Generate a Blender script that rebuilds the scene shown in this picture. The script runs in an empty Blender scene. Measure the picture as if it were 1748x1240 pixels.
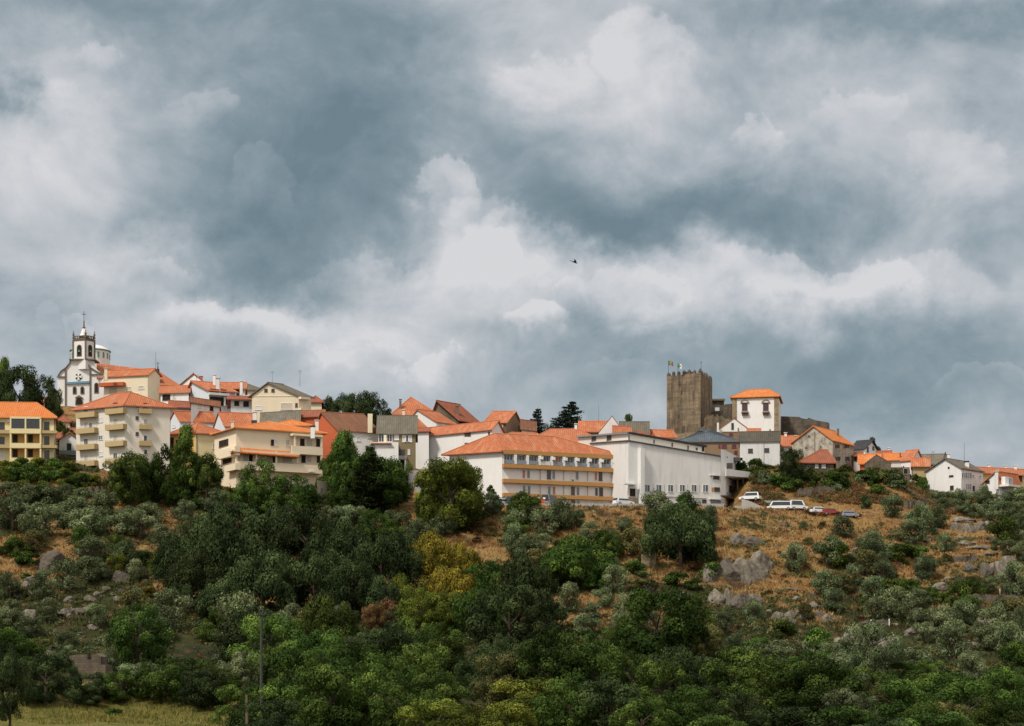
SUN_E,EXPO,SKYK=3.4,0.1,9.5
import bpy, math, random
import numpy as np
from mathutils import Vector, noise
random.seed(7); RNG=np.random.default_rng(7)
SC=bpy.context.scene; COL=SC.collection
F=3404.0; CX=874.0; YH=1150.0          # focal length in photo pixels, centre column, eye-level row
def at(px,row,D): return Vector(((px-CX)/F*D, D, (YH-row)/F*D))
# ------------------------------------------------------------------ tags / mesh builder
def tag(o,label=None,cat=None,group=None,kind=None):
    if label: o['label']=label
    if cat: o['category']=cat
    if group: o['group']=group
    if kind: o['kind']=kind
    return o
def empty(name,loc,label=None,cat=None,group=None):
    o=bpy.data.objects.new(name,None); COL.objects.link(o); o.location=loc; o.empty_display_size=.5
    return tag(o,label,cat,group)
class MB:
    def __init__(s): s.v=[]; s.f=[]; s.uv=[]; s.mi=[]
    def poly(s,pts,uv=None,mi=0):
        n=len(s.v); s.v+= [Vector(p) for p in pts]; s.f.append(tuple(range(n,n+len(pts)))); s.uv.append(uv); s.mi.append(mi)
    def prism(s,bot,top,mi=0):
        n=len(bot)
        for i in range(n):
            j=(i+1)%n; s.poly([bot[i],bot[j],top[j],top[i]],mi=mi)
        s.poly(list(top),mi=mi); s.poly(list(reversed(bot)),mi=mi)
        return s
    def box(s,x0,x1,y0,y1,z0,z1,mi=0):
        return s.prism([(x0,y0,z0),(x1,y0,z0),(x1,y1,z0),(x0,y1,z0)],[(x0,y0,z1),(x1,y0,z1),(x1,y1,z1),(x0,y1,z1)],mi)
    def tube(s,p0,p1,r0,r1,n=6):
        p0=Vector(p0);p1=Vector(p1); d=(p1-p0).normalized(); a=d.orthogonal().normalized(); b=d.cross(a)
        c=[(math.cos(6.2832*i/n),math.sin(6.2832*i/n)) for i in range(n)]
        return s.prism([p0+(a*x+b*y)*r0 for x,y in c],[p1+(a*x+b*y)*r1 for x,y in c])
    def lathe(s,o,prof,n=16):
        o=Vector(o)
        for (r0,z0),(r1,z1) in zip(prof,prof[1:]):
            for i in range(n):
                a=6.2832*i/n; b=6.2832*(i+1)/n
                q=[o+Vector((r0*math.cos(a),r0*math.sin(a),z0)),o+Vector((r0*math.cos(b),r0*math.sin(b),z0)),o+Vector((r1*math.cos(b),r1*math.sin(b),z1)),o+Vector((r1*math.cos(a),r1*math.sin(a),z1))]
                s.poly(q)
        return s
    def build(s,name,mat,parent=None,org=(0,0,0),smooth=False):
        org=Vector(org)
        me=bpy.data.meshes.new(name); me.from_pydata([tuple(p-org) for p in s.v],[],s.f)
        for m in (mat if isinstance(mat,(list,tuple)) else [mat]): me.materials.append(m)
        if any(u is not None for u in s.uv):
            ul=me.uv_layers.new(name='UVMap'); k=0
            for f,u in zip(s.f,s.uv):
                for i in range(len(f)):
                    if u: ul.data[k].uv=u[i]
                    k+=1
        if len(me.materials)>1:
            for p,m in zip(me.polygons,s.mi): p.material_index=m
        if smooth:
            for p in me.polygons: p.use_smooth=True
        me.update()
        o=bpy.data.objects.new(name,me); COL.objects.link(o)
        if parent: o.parent=parent
        else: o.location=org
        return o
# ------------------------------------------------------------------ materials
class NT:
    def __init__(s,nt): s.nt=nt; s.L=nt.links
    def n(s,t,**k):
        nd=s.nt.nodes.new(t)
        for a,b in k.items(): setattr(nd,a,b)
        return nd
    def put(s,sock,val):
        if isinstance(val,bpy.types.NodeSocket): s.L.new(val,sock)
        elif val is not None: sock.default_value=val
    def math(s,op,a,b=None,c=None,clamp=False):
        nd=s.n('ShaderNodeMath',operation=op,use_clamp=clamp); s.put(nd.inputs[0],a)
        if b is not None: s.put(nd.inputs[1],b)
        if c is not None: s.put(nd.inputs[2],c)
        return nd.outputs[0]
    def vm(s,op,a,b=None,c=None):
        nd=s.n('ShaderNodeVectorMath',operation=op); s.put(nd.inputs[0],a)
        if b is not None: s.put(nd.inputs[1],b)
        if c is not None: s.put(nd.inputs[2],c)
        return nd.outputs['Value'] if op in('DOT_PRODUCT','LENGTH') else nd.outputs[0]
    def noise(s,vec,scale,detail=4,rough=.55,dist=0):
        nd=s.n('ShaderNodeTexNoise'); s.put(nd.inputs['Vector'],vec); nd.inputs['Scale'].default_value=scale
        nd.inputs['Detail'].default_value=detail; nd.inputs['Roughness'].default_value=rough; nd.inputs['Distortion'].default_value=dist
        return nd.outputs['Fac']
    def mapr(s,v,a,b,c=0.,d=1.,smooth=False):
        nd=s.n('ShaderNodeMapRange'); nd.interpolation_type='SMOOTHSTEP' if smooth else 'LINEAR'
        for i,x in enumerate((v,a,b,c,d)): s.put(nd.inputs[i],x)
        return nd.outputs[0]
    def mix(s,f,a,b,mode='MIX'):
        nd=s.n('ShaderNodeMix',data_type='RGBA',blend_type=mode); s.put(nd.inputs[0],f)
        s.put(nd.inputs[6],a if isinstance(a,bpy.types.NodeSocket) else (*a,1) if len(a)==3 else a)
        s.put(nd.inputs[7],b if isinstance(b,bpy.types.NodeSocket) else (*b,1) if len(b)==3 else b)
        return nd.outputs[2]
    def ramp(s,f,stops):
        nd=s.n('ShaderNodeValToRGB'); s.put(nd.inputs[0],f); e=nd.color_ramp.elements
        while len(e)<len(stops): e.new(.5)
        for i,(p,c) in enumerate(stops): e[i].position=p; e[i].color=(*c,1)
        return nd.outputs[0]
def newmat(name,rough=.85,spec=.25):
    m=bpy.data.materials.new(name); m.use_nodes=True; t=NT(m.node_tree); b=m.node_tree.nodes['Principled BSDF']
    b.inputs['Roughness'].default_value=rough; b.inputs['Specular IOR Level'].default_value=spec
    return m,t,b
def bump(t,b,h,st=.4,dist=.1):
    nd=t.n('ShaderNodeBump'); nd.inputs['Strength'].default_value=st; nd.inputs['Distance'].default_value=dist
    t.put(nd.inputs['Height'],h); t.L.new(nd.outputs[0],b.inputs['Normal'])
def scaled(c,k): return tuple(min(1,x*k) for x in c)
def stucco(name,c,stain=.25,stainc=None,blotch=0.):
    m,t,b=newmat(name,.9,.15)
    co=t.n('ShaderNodeTexCoord').outputs['Object']
    st=t.noise(t.vm('MULTIPLY',co,(1.1,1.1,.16)),1.0,5,.6)
    bl=t.noise(co,.35,3)
    fi=t.noise(co,3.,3)
    k=t.math('MULTIPLY',t.mapr(st,.48,.78),stain)
    col=t.mix(k,c,stainc or scaled(c,.45))
    col=t.mix(t.mapr(bl,.35,.7,0,.5),col,scaled(c,.9))
    col=t.mix(t.mapr(fi,.4,.75,0,.25),col,scaled(c,.8))
    if blotch: col=t.mix(t.mapr(t.noise(co,.9,6,.7),.46,.62,0,blotch),col,stainc)
    t.L.new(col,b.inputs['Base Color']); bump(t,b,fi,.2,.03)
    return m
def rooftile(name,c,c2,age=.4,rib=.35):
    m,t,b=newmat(name,.85,.2)
    uv=t.n('ShaderNodeTexCoord').outputs['UV']; oi=t.n('ShaderNodeObjectInfo').outputs['Random']
    sx=t.n('ShaderNodeSeparateXYZ'); t.L.new(uv,sx.inputs[0])
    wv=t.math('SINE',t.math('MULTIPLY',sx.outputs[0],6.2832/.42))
    rows=t.math('FRACT',t.math('MULTIPLY',sx.outputs[1],1/.42))
    off=t.math('MULTIPLY',oi,50.)
    cb=t.n('ShaderNodeCombineXYZ'); t.put(cb.inputs[0],t.math('MULTIPLY',sx.outputs[0],2.4)); t.put(cb.inputs[1],t.math('MULTIPLY',sx.outputs[1],2.4)); t.put(cb.inputs[2],off)
    cell=t.n('ShaderNodeTexWhiteNoise',noise_dimensions='3D'); t.L.new(t.vm('FLOOR',cb.outputs[0]),cell.inputs['Vector'])
    cb2=t.n('ShaderNodeCombineXYZ'); t.put(cb2.inputs[0],sx.outputs[0]); t.put(cb2.inputs[1],t.math('MULTIPLY',sx.outputs[1],.35)); t.put(cb2.inputs[2],off)
    big=t.noise(cb2.outputs[0],.7,5,.65)
    col=t.mix(t.mapr(big,.38,.68,0,age),c,c2)
    col=t.mix(t.math('MULTIPLY',cell.outputs['Value'],.5),col,scaled(c2,.75))
    col=t.mix(t.mapr(t.noise(t.vm('ADD',cb2.outputs[0],(7.,3.,1.)),.9,5,.7),.50,.66,0,.45),col,(.62,.36,.2) if c[0]>.45 else scaled(c,1.5))
    col=t.mix(t.mapr(t.noise(t.vm('ADD',cb2.outputs[0],(17.,5.,4.)),2.3,5,.7),.55,.7,0,.55),col,(.14,.08,.05))
    col=t.mix(t.math('MULTIPLY',t.math('FRACT',t.math('MULTIPLY',oi,13.7)),.55),col,c2)
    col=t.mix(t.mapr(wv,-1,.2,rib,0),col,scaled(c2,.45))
    t.L.new(col,b.inputs['Base Color']); bump(t,b,t.math('ADD',wv,rows),.5,.06)
    return m
def stone(name,c1,c2,c3,bw=.9,bh=.45,streak=.5,mort=.35):
    m,t,b=newmat(name,.95,.1)
    co=t.n('ShaderNodeTexCoord').outputs['Object']
    sx=t.n('ShaderNodeSeparateXYZ'); t.L.new(co,sx.inputs[0])
    h=t.math('ADD',sx.outputs[0],t.math('MULTIPLY',sx.outputs[1],.83))
    cb=t.n('ShaderNodeCombineXYZ'); t.put(cb.inputs[0],h); t.put(cb.inputs[1],sx.outputs[2])
    br=t.n('ShaderNodeTexBrick'); t.L.new(cb.outputs[0],br.inputs['Vector']); br.inputs['Scale'].default_value=1
    br.inputs['Brick Width'].default_value=bw; br.inputs['Row Height'].default_value=bh; br.inputs['Mortar Size'].default_value=.035
    br.inputs['Color1'].default_value=(1,1,1,1); br.inputs['Color2'].default_value=(.42,.42,.42,1); br.inputs['Mortar'].default_value=(mort,mort,mort,1)
    st=t.noise(t.vm('MULTIPLY',co,(1.,1.,.12)),.9,6,.65); pt=t.noise(co,.5,6,.65); fi=t.noise(co,4,4)
    col=t.mix(t.mapr(pt,.42,.58),c1,c2); st2=t.noise(t.vm('MULTIPLY',co,(.6,.6,.05)),1.3,5,.6); col=t.mix(t.mapr(st2,.50,.64,0,streak*.6),col,scaled(c1,1.45)); col=t.mix(t.mapr(st,.44,.60,0,streak),col,c3)
    col=t.mix(.6,col,br.outputs['Color'],'MULTIPLY'); col=t.mix(t.mapr(fi,.4,.7,0,.4),col,scaled(c1,.6))
    t.L.new(col,b.inputs['Base Color']); bump(t,b,t.math('ADD',br.outputs['Fac'],fi),-.5,.08)
    return m
def plain(name,c,rough=.7,spec=.3,metal=0,var=.2):
    m,t,b=newmat(name,rough,spec); b.inputs['Metallic'].default_value=metal
    co=t.n('ShaderNodeTexCoord').outputs['Object']; n=t.noise(co,2.5,4)
    t.L.new(t.mix(t.mapr(n,.35,.7,0,var),c,scaled(c,.6)),b.inputs['Base Color'])
    return m
def leafmat(name,lo,mid,hi,hue=.03):
    m,t,b=newmat(name,.8,.04)
    a=t.n('ShaderNodeAttribute',attribute_name='tint').outputs['Fac']
    oi=t.n('ShaderNodeObjectInfo').outputs['Random']
    gp=t.n('ShaderNodeNewGeometry').outputs['Position']
    f=t.math('ADD',a,t.mapr(t.noise(gp,.35,3),.3,.7,-.2,.2),clamp=True)
    col=t.ramp(f,[(0,lo),(.5,mid),(1,hi)])
    hs=t.n('ShaderNodeHueSaturation'); t.L.new(col,hs.inputs['Color'])
    t.put(hs.inputs['Hue'],t.mapr(oi,0,1,.5-hue,.5+hue)); t.put(hs.inputs['Value'],t.mapr(t.math('FRACT',t.math('MULTIPLY',oi,7.3)),0,1,.85,1.85))
    hs.inputs['Saturation'].default_value=.95
    t.L.new(hs.outputs[0],b.inputs['Base Color'])
    tr=t.n('ShaderNodeBsdfTranslucent'); t.L.new(hs.outputs[0],tr.inputs['Color'])
    mx=t.n('ShaderNodeMixShader'); mx.inputs[0].default_value=.13
    out=m.node_tree.nodes['Material Output']; t.L.new(b.outputs[0],mx.inputs[1]); t.L.new(tr.outputs[0],mx.inputs[2]); t.L.new(mx.outputs[0],out.inputs[0])
    return m
M={}
W=(.74,.73,.72)
M['white']=stucco('white_render',W,.32)
M['oldwhite']=stucco('weathered_white_render',(.62,.62,.62),.55,(.3,.29,.27))
M['bluewhite']=stucco('cool_white_render',(.62,.66,.7),.3)
M['hall']=stucco('pale_grey_render',(.72,.71,.70),.5)
M['beige']=stucco('beige_render',(.70,.65,.57),.15)
M['cream']=stucco('cream_render',(.72,.63,.47),.2)
M['yellow']=stucco('yellow_render',(.74,.63,.37),.15)
M['yellowdk']=stucco('amber_render',(.66,.44,.15),.25)
M['apricot']=stucco('apricot_cream_render',(.78,.665,.50),.12)
M['ochre']=stucco('ochre_paint',(.44,.235,.085),.15)
M['balc']=stucco('tan_balcony_render',(.45,.34,.18),.2)
M['redwall']=stucco('orange_red_paint',(.45,.12,.055),.1)
M['olive']=stucco('olive_brown_render',(.21,.165,.095),.25)
M['brownwall']=stucco('bare_brown_render',(.24,.165,.105),.4)
M['greyconc']=stucco('stained_concrete',(.43,.39,.32),.65,(.15,.13,.11),.8)
M['conc']=stucco('grey_concrete',(.36,.35,.33),.4)
M['stone']=stone('castle_granite',(.28,.215,.145),(.185,.15,.11),(.06,.052,.043),1.1,.5,.75,.5)
M['stone2']=stone('dark_castle_granite',(.17,.14,.11),(.10,.085,.07),(.04,.035,.03))
M['rubble']=stone('rubble_masonry',(.22,.17,.12),(.13,.11,.085),(.06,.05,.045),.5,.3)
M['quoin']=stone('dressed_granite',(.36,.28,.18),(.26,.2,.13),(.12,.1,.08),.6,.5,.3,.6)
M['drystone']=stone('dry_stone',(.22,.19,.15),(.12,.1,.08),(.05,.045,.04),.45,.22,.4,.15)
M['tile']=rooftile('orange_clay_tile',(.54,.165,.07),(.36,.13,.07),.75)
M['tilebr']=rooftile('bright_orange_tile',(.68,.21,.05),(.5,.16,.05),.5)
M['tilered']=rooftile('red_clay_tile',(.38,.11,.055),(.22,.085,.055),.8)
M['tileold']=rooftile('aged_clay_tile',(.33,.12,.06),(.15,.085,.055),.8)
M['tilegrey']=rooftile('grey_weathered_tile',(.20,.175,.135),(.11,.1,.08),.8)
M['tilemoss']=rooftile('mossy_dark_tile',(.12,.105,.08),(.06,.055,.045),.9)
M['slate']=rooftile('blue_slate',(.10,.125,.15),(.06,.075,.09),.6,.15)
M['dkslate']=rooftile('dark_slate',(.05,.052,.056),(.03,.03,.032),.6,.15)
M['wframe']=plain('white_window_frame',(.75,.75,.73),var=.1)
M['bframe']=plain('brown_window_frame',(.10,.055,.035))
M['gframe']=plain('dark_green_paint',(.02,.05,.04))
M['rframe']=plain('red_window_paint',(.28,.02,.025))
M['blind']=plain('beige_roller_blind',(.50,.44,.36))
M['wblind']=plain('pale_roller_blind',(.62,.6,.58))
M['pink']=plain('salmon_curtain',(.45,.2,.14))
M['glass']=plain('dark_window_glass',(.035,.042,.05),.12,.6,0,.5)
M['glass2']=plain('grey_window_glass',(.14,.17,.19),.15,.6,0,.5)
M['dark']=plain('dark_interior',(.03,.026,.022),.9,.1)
M['iron']=plain('dark_iron',(.03,.032,.035),.5,.4)
M['rail']=plain('grey_railing',(.22,.25,.28),.4,.4,0,.5)
M['asphalt']=plain('asphalt',(.06,.06,.06),.9,.2)
M['bluetrim']=plain('blue_azulejo_band',(.12,.26,.36))
M['copper']=plain('green_copper_trim',(.10,.26,.19))
M['granite']=plain('granite_trim',(.17,.14,.11),.9,.15,0,.6)
M['metalgrey']=plain('grey_sheet_metal',(.22,.24,.26),.45,.4)
M['greenroof']=plain('green_corrugated_sheet',(.14,.24,.2),.5,.3)
M['carw']=plain('white_car_paint',(.75,.75,.76),.25,.5,0,.05)
M['carr']=plain('red_car_paint',(.30,.03,.025),.25,.5,0,.1)
M['caro']=plain('orange_red_car_paint',(.65,.13,.04),.25,.5,0,.1)
M['carg']=plain('dark_green_car_paint',(.02,.07,.055),.25,.5,0,.1)
M['carb']=plain('grey_blue_car_paint',(.25,.27,.36),.25,.5,0,.1)
M['tyre']=plain('tyre_rubber',(.02,.02,.02))
M['rim']=plain('wheel_rim',(.4,.4,.4),.35,.5,.8)
M['wood']=plain('weathered_post_wood',(.16,.12,.08),.9,.1,0,.7)
M['darkwood']=plain('dark_pole',(.055,.06,.05),.8,.2,0,.6)
M['bark']=plain('bark',(.08,.06,.045),.95,.1,0,.8)
M['flagg']=plain('green_flag_cloth',(.09,.22,.13)); M['flagr']=plain('red_flag_cloth',(.38,.13,.09)); M['flagy']=plain('yellow_emblem_cloth',(.5,.4,.15))
M['bird']=plain('black_feathers',(.02,.02,.02))
# vegetation
M['L_oak']=leafmat('oak_leaves',(.009,.018,.004),(.032,.055,.009),(.095,.14,.022),.015)
M['L_dark']=leafmat('holm_oak_leaves',(.009,.015,.006),(.026,.040,.013),(.070,.098,.032),.012)
M['L_olive']=leafmat('olive_leaves',(.032,.042,.018),(.082,.104,.044),(.19,.22,.11),.015)
M['L_bright']=leafmat('bright_leaves',(.014,.030,.006),(.042,.076,.012),(.115,.17,.025),.012)
M['L_lime']=leafmat('yellow_green_leaves',(.022,.030,.005),(.070,.088,.010),(.18,.19,.022),.012)
M['L_ochre']=leafmat('ochre_new_leaves',(.035,.036,.006),(.125,.10,.010),(.30,.22,.018),.01)
M['L_bronze']=leafmat('bronze_leaves',(.035,.022,.010),(.10,.052,.020),(.20,.095,.035),.015)
M['L_cedar']=leafmat('cedar_needles',(.010,.018,.012),(.024,.038,.026),(.05,.07,.045),.01)
M['L_scrub']=leafmat('scrub_leaves',(.030,.030,.010),(.075,.072,.024),(.16,.14,.045),.02)
M['rock']=None
m,t,b=newmat('granite_boulder',.95,.1)
co=t.n('ShaderNodeTexCoord').outputs['Object']; oi=t.n('ShaderNodeObjectInfo').outputs['Random']
a_=t.noise(co,.8,6,.65); b_=t.noise(t.vm('MULTIPLY',co,(2.2,2.2,.35)),1.6,5,.65); c_=t.noise(co,5,4,.6)
col=t.mix(t.mapr(a_,.4,.62),(.25,.22,.175),(.15,.13,.105)); col=t.mix(t.mapr(b_,.46,.62,0,.85),col,(.07,.062,.052)); col=t.mix(t.mapr(c_,.5,.7,0,.6),col,(.12,.115,.085)); col=t.mix(t.mapr(oi,.3,1,0,.85),col,(.085,.072,.058))
t.L.new(col,b.inputs['Base Color']); bump(t,b,t.math('ADD',a_,c_),.9,.25); M['rock']=m
m3=m.copy(); m3.name='dark_granite'; M['darkrock']=m3
for n_ in m3.node_tree.nodes:
    if n_.type=='MAP_RANGE' and abs(n_.inputs[1].default_value-.3)<1e-3: n_.inputs[1].default_value=-.5; n_.inputs[2].default_value=.0; n_.inputs[4].default_value=.85
m2=m.copy(); m2.name='pale_granite'; M['palerock']=m2
for n_ in m2.node_tree.nodes:
    if n_.type=='MAP_RANGE' and abs(n_.inputs[1].default_value-.3)<1e-3: n_.inputs[4].default_value=.12
# ------------------------------------------------------------------ terrain
COMMON=[(0,None),(60,1400),(140,1275),(180,1232),(230,1168),(270,1112),(300,1056)]
END=[(540,800),(700,1100),(1200,1160),(4000,1152)]
MEADOW=[(60,1400),(140,1270),(175,1238),(205,1203),(222,1180),(240,1150),(270,1108),(300,1050)]
COLS={
-250:MEADOW+[(325,985),(345,925),(358,885),(368,845),(376,805),(384,788),(400,765),(425,715),(440,692),(460,690),(500,720)]+END,
100:MEADOW+[(325,985),(345,925),(358,885),(368,845),(376,805),(384,790),(400,765),(425,715),(440,692),(460,690),(500,720)]+END,
220:MEADOW+[(325,985),(345,925),(358,885),(368,850),(376,822),(382,808),(400,780),(425,735),(440,705),(465,692),(500,720)]+END,
460:COMMON[1:]+[(325,990),(345,925),(358,890),(366,862),(372,842),(385,825),(400,790),(420,745),(440,730),(470,715),(500,730)]+END,
640:COMMON[1:]+[(325,990),(345,930),(358,895),(366,875),(376,850),(385,825),(400,790),(430,755),(470,735),(500,740)]+END,
760:COMMON[1:]+[(325,990),(345,930),(358,900),(368,868),(380,850),(390,835),(400,810),(430,780),(470,750),(500,750)]+END,
845:COMMON[1:]+[(325,990),(345,930),(358,893),(366,866),(368,863),(391,880),(400,850),(430,800),(470,765),(500,760)]+END,
1220:COMMON[1:]+[(325,990),(345,930),(358,897),(366,868),(368,865),(391,880),(400,850),(430,800),(470,760),(500,752)]+END,
1290:COMMON[1:]+[(325,995),(345,935),(358,902),(366,874),(368,870),(380,868),(384,860),(388,838),(392,818),(398,803),(406,794),(430,775),(470,750),(500,748)]+END,
1380:COMMON[1:]+[(325,1000),(345,935),(358,905),(366,882),(369,877),(380,870),(384,858),(387,838),(390,812),(394,804),(412,793),(440,775),(480,750),(500,755)]+END,
1500:COMMON[1:]+[(325,1000),(345,940),(358,915),(370,888),(380,868),(385,850),(389,832),(392,818),(402,812),(410,808),(440,800),(480,790),(500,795)]+END,
1620:COMMON[1:]+[(325,1000),(345,955),(365,918),(380,885),(390,862),(396,848),(410,842),(440,820),(480,812),(500,815)]+END,
2000:COMMON[1:]+[(325,1005),(345,965),(365,925),(380,890),(390,865),(396,850),(410,842),(440,830),(480,825),(500,830)]+END}
_DS=np.arange(0,4001,1.0); _PX=np.array(sorted(COLS)); _T=[]
for p in _PX:
    k=COLS[int(p)]; d=[0]+[a for a,b in k]; z=[-6]+[(YH-b)/F*a for a,b in k]
    zz=np.interp(_DS,d,z); kr=np.array([.25,.5,.25]); zz[1:-1]=np.convolve(zz,kr,'same')[1:-1]; _T.append(zz)
_T=np.array(_T)
def Hn(x,y):
    y=np.maximum(y,1.0); px=np.clip(CX+F*x/y,_PX[0],_PX[-1]-1e-3)
    j=np.clip(np.searchsorted(_PX,px,side='right')-1,0,len(_PX)-2); w=(px-_PX[j])/(_PX[j+1]-_PX[j]); w=w*w*(3-2*w)
    d=np.clip(y,0,3999.0); i=np.floor(d).astype(int); i=np.minimum(i,3999); r=d-i
    a=_T[j,i]*(1-r)+_T[j,i+1]*r; b=_T[j+1,i]*(1-r)+_T[j+1,i+1]*r
    h=a*(1-w)+b*w
    amp=np.clip((364-y)/12,0,1)*np.clip((y-120)/60,0,1)
    n=0.9*np.sin(x*.11+y*.07+2*np.sin(y*.05))*np.sin(y*.13+1.5*np.sin(x*.06))+.45*np.sin(x*.31+1.7*np.sin(y*.21))*np.sin(y*.37+x*.12)+.2*np.sin(x*.83+y*.2)*np.sin(y*.9+2*np.sin(x*.4))
    # terraces on the slope: rounded steps about 2.2 m high
    s=2.4; q=(h+.7*np.sin(x*.05))/s; fr=q-np.floor(q); st=(np.clip((fr-.25)/.5,0,1)); st=st*st*(3-2*st)
    return h+amp*(n*.95+.8*(st-fr)*s)
def H(x,y): return float(Hn(np.array([float(x)]),np.array([float(y)]))[0])
_DD=np.arange(90,640,.5)
def hit(px,row):
    z=Hn((px-CX)/F*_DD,_DD); r=YH-z*F/_DD; k=np.argmax(r<=row)
    return float(_DD[k]) if r[k]<=row else 380.
def ground(px,row):
    D=hit(px,row); x=(px-CX)/F*D; return Vector((x,D,H(x,D)))
# ------------------------------------------------------------------ camera, light, sky
cam=bpy.data.cameras.new('camera'); co=bpy.data.objects.new('camera',cam); COL.objects.link(co); SC.camera=co
co.location=(0,0,0); co.rotation_euler=(math.radians(90),0,0)
cam.sensor_width=36; cam.lens=F/1748*36; cam.shift_y=(YH-620)/1748; cam.clip_start=.5; cam.clip_end=9000
SUN_EL,SUN_AZ=math.radians(52),math.radians(222)   # azimuth clockwise from +Y: behind and to the left of the camera
sl=bpy.data.lights.new('sun','SUN'); sl.energy=SUN_E; sl.angle=math.radians(9); sl.color=(1,.93,.82)
so=bpy.data.objects.new('sun',sl); COL.objects.link(so)
sd=Vector((math.sin(SUN_AZ)*math.cos(SUN_EL),math.cos(SUN_AZ)*math.cos(SUN_EL),math.sin(SUN_EL)))
so.rotation_euler=sd.to_track_quat('Z','Y').to_euler(); so.location=(0,0,200)
SC.cycles.max_bounces=5; SC.cycles.diffuse_bounces=2; SC.cycles.transmission_bounces=1
SC.view_settings.view_transform='Standard'; SC.view_settings.look='None'; SC.view_settings.exposure=EXPO; SC.view_settings.gamma=1
wd=bpy.data.worlds.new('World'); SC.world=wd; wd.use_nodes=True; wd.cycles.sampling_method='MANUAL'; wd.cycles.sample_map_resolution=256; t=NT(wd.node_tree); bg=wd.node_tree.nodes['Background']
sky=t.n('ShaderNodeTexSky',sky_type='NISHITA'); sky.sun_disc=False; sky.sun_elevation=SUN_EL; sky.sun_rotation=SUN_AZ
dirv=t.n('ShaderNodeTexCoord').outputs['Generated']; sx=t.n('ShaderNodeSeparateXYZ'); t.L.new(dirv,sx.inputs[0])
# bearing and elevation of the sky direction (a = tangent of bearing, e = tangent of elevation), the cloud banks are placed with them
yy=t.math('MAXIMUM',sx.outputs[1],.05)
A=t.math('DIVIDE',sx.outputs[0],yy); E=t.math('DIVIDE',sx.outputs[2],yy)
ae=t.n('ShaderNodeCombineXYZ'); t.put(ae.inputs[0],A); t.put(ae.inputs[1],E)
wn=t.n('ShaderNodeTexNoise'); t.L.new(dirv,wn.inputs['Vector']); wn.inputs['Scale'].default_value=9; wn.inputs['Detail'].default_value=2; wn.inputs['Roughness'].default_value=.55
wn2=t.n('ShaderNodeTexNoise'); t.L.new(dirv,wn2.inputs['Vector']); wn2.inputs['Scale'].default_value=34; wn2.inputs['Detail'].default_value=5; wn2.inputs['Roughness'].default_value=.6
q=t.vm('MULTIPLY_ADD',t.vm('SUBTRACT',wn.outputs['Color'],(.5,.5,.5)),(.11,.08,0),ae.outputs[0])
q=t.vm('MULTIPLY_ADD',t.vm('SUBTRACT',wn2.outputs['Color'],(.5,.5,.5)),(.060,.045,0),q)
q2=t.vm('MULTIPLY',q,(1,1,0))
q=t.vm('MULTIPLY',q,(1,1,0))
SOFT=[ # column, row, half-width, half-height (photo pixels), strength
(410,180,210,190,-.36),(540,360,150,140,-.32),(480,475,150,60,-.30),(720,240,180,110,-.26),(150,22,200,45,-.24),(600,60,180,80,-.2),
(1180,362,250,52,-.46),(980,300,150,60,-.30),(1080,385,210,28,-.14),(1500,18,280,36,-.36),(1725,140,60,120,-.18),(1560,640,330,75,-.34),(1480,565,240,35,-.22),(1070,640,220,70,-.24),
(60,585,120,55,-.16),(5,150,26,36,-.4),(300,395,100,30,-.14),(1690,430,40,60,-.22),(1250,170,60,60,-.12),(1030,545,90,50,-.12),
(1120,90,120,85,.34),(900,110,90,60,.22),(50,280,120,115,.26),(140,100,70,34,.2),(270,230,80,60,.18),(190,470,240,40,.26),
(890,445,140,60,.42),(760,480,110,50,.28),(735,345,50,60,.30),(470,552,210,34,.34),(640,570,180,40,.26),(930,568,70,32,.36),(760,638,80,34,.28),(230,590,110,26,.18),
(1430,462,240,36,.36),(1290,225,46,36,.22),(1490,200,120,70,.22),(1640,290,120,90,.18),(1160,500,120,45,.24),(1720,640,70,50,.1)]
CRISP=[ # cumulus heads: a definite ragged, sunlit upper edge fading into the bank below
(735,350,46,56,.24),(800,410,84,60,.18),(905,440,112,74,.16),(640,475,60,46,.12),(930,575,72,36,.24),(760,642,62,34,.18),(640,606,60,26,.12),(450,566,120,36,.14),(130,606,56,26,.14),(36,592,36,28,.10),
(1000,520,60,56,.12),(1130,490,90,46,.12),(1420,456,150,42,.18),(1570,450,100,36,.12),(1290,226,46,46,.18),(1480,196,70,50,.14),(340,236,60,44,.14),(160,104,60,38,.14),(60,250,96,84,.08),(1130,76,92,80,.18),(950,116,80,56,.14),
(1640,290,84,80,.12),(1100,650,90,24,.08),(1655,650,80,24,.12),(490,350,50,46,.12),(300,492,80,28,.10),(1210,560,80,26,.10)]
acc=None
def blob(px,row,sxp,syp,vec):
    k=(F/sxp,F/syp,0); o=(-(px-CX)/F*k[0],-(YH-row)/F*k[1],0)
    v=t.vm('MULTIPLY_ADD',vec,k,o); blob.v=v; return t.math('EXPONENT',t.math('MULTIPLY',t.vm('DOT_PRODUCT',v,v),-.8))
for px,row,a,b_,s in SOFT:
    g=blob(px,row,a,b_,q); acc=t.math('MULTIPLY',g,s) if acc is None else t.math('MULTIPLY_ADD',g,s,acc)
for px,row,a,b_,s in CRISP:
    g=t.mapr(blob(px,row,a,b_,q2),.35,.55,0,1,True); fd=t.mapr(t.vm('DOT_PRODUCT',blob.v,(0,1,0)),-1.,.75,0,1,True); acc=t.math('MULTIPLY_ADD',t.math('MULTIPLY',g,fd),s,acc)
front=t.mapr(sx.outputs[1],.3,.7,0,1,True)
sc=t.vm('MULTIPLY',dirv,(1,1,1.35))
n1=t.noise(sc,6,3,.5,.2); n2=t.noise(sc,15,7,.6,.35)
bil=t.math('ABSOLUTE',t.math('SUBTRACT',t.noise(t.vm('ADD',sc,(3.1,1.7,0.4)),26,3,.5),.5))
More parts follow.
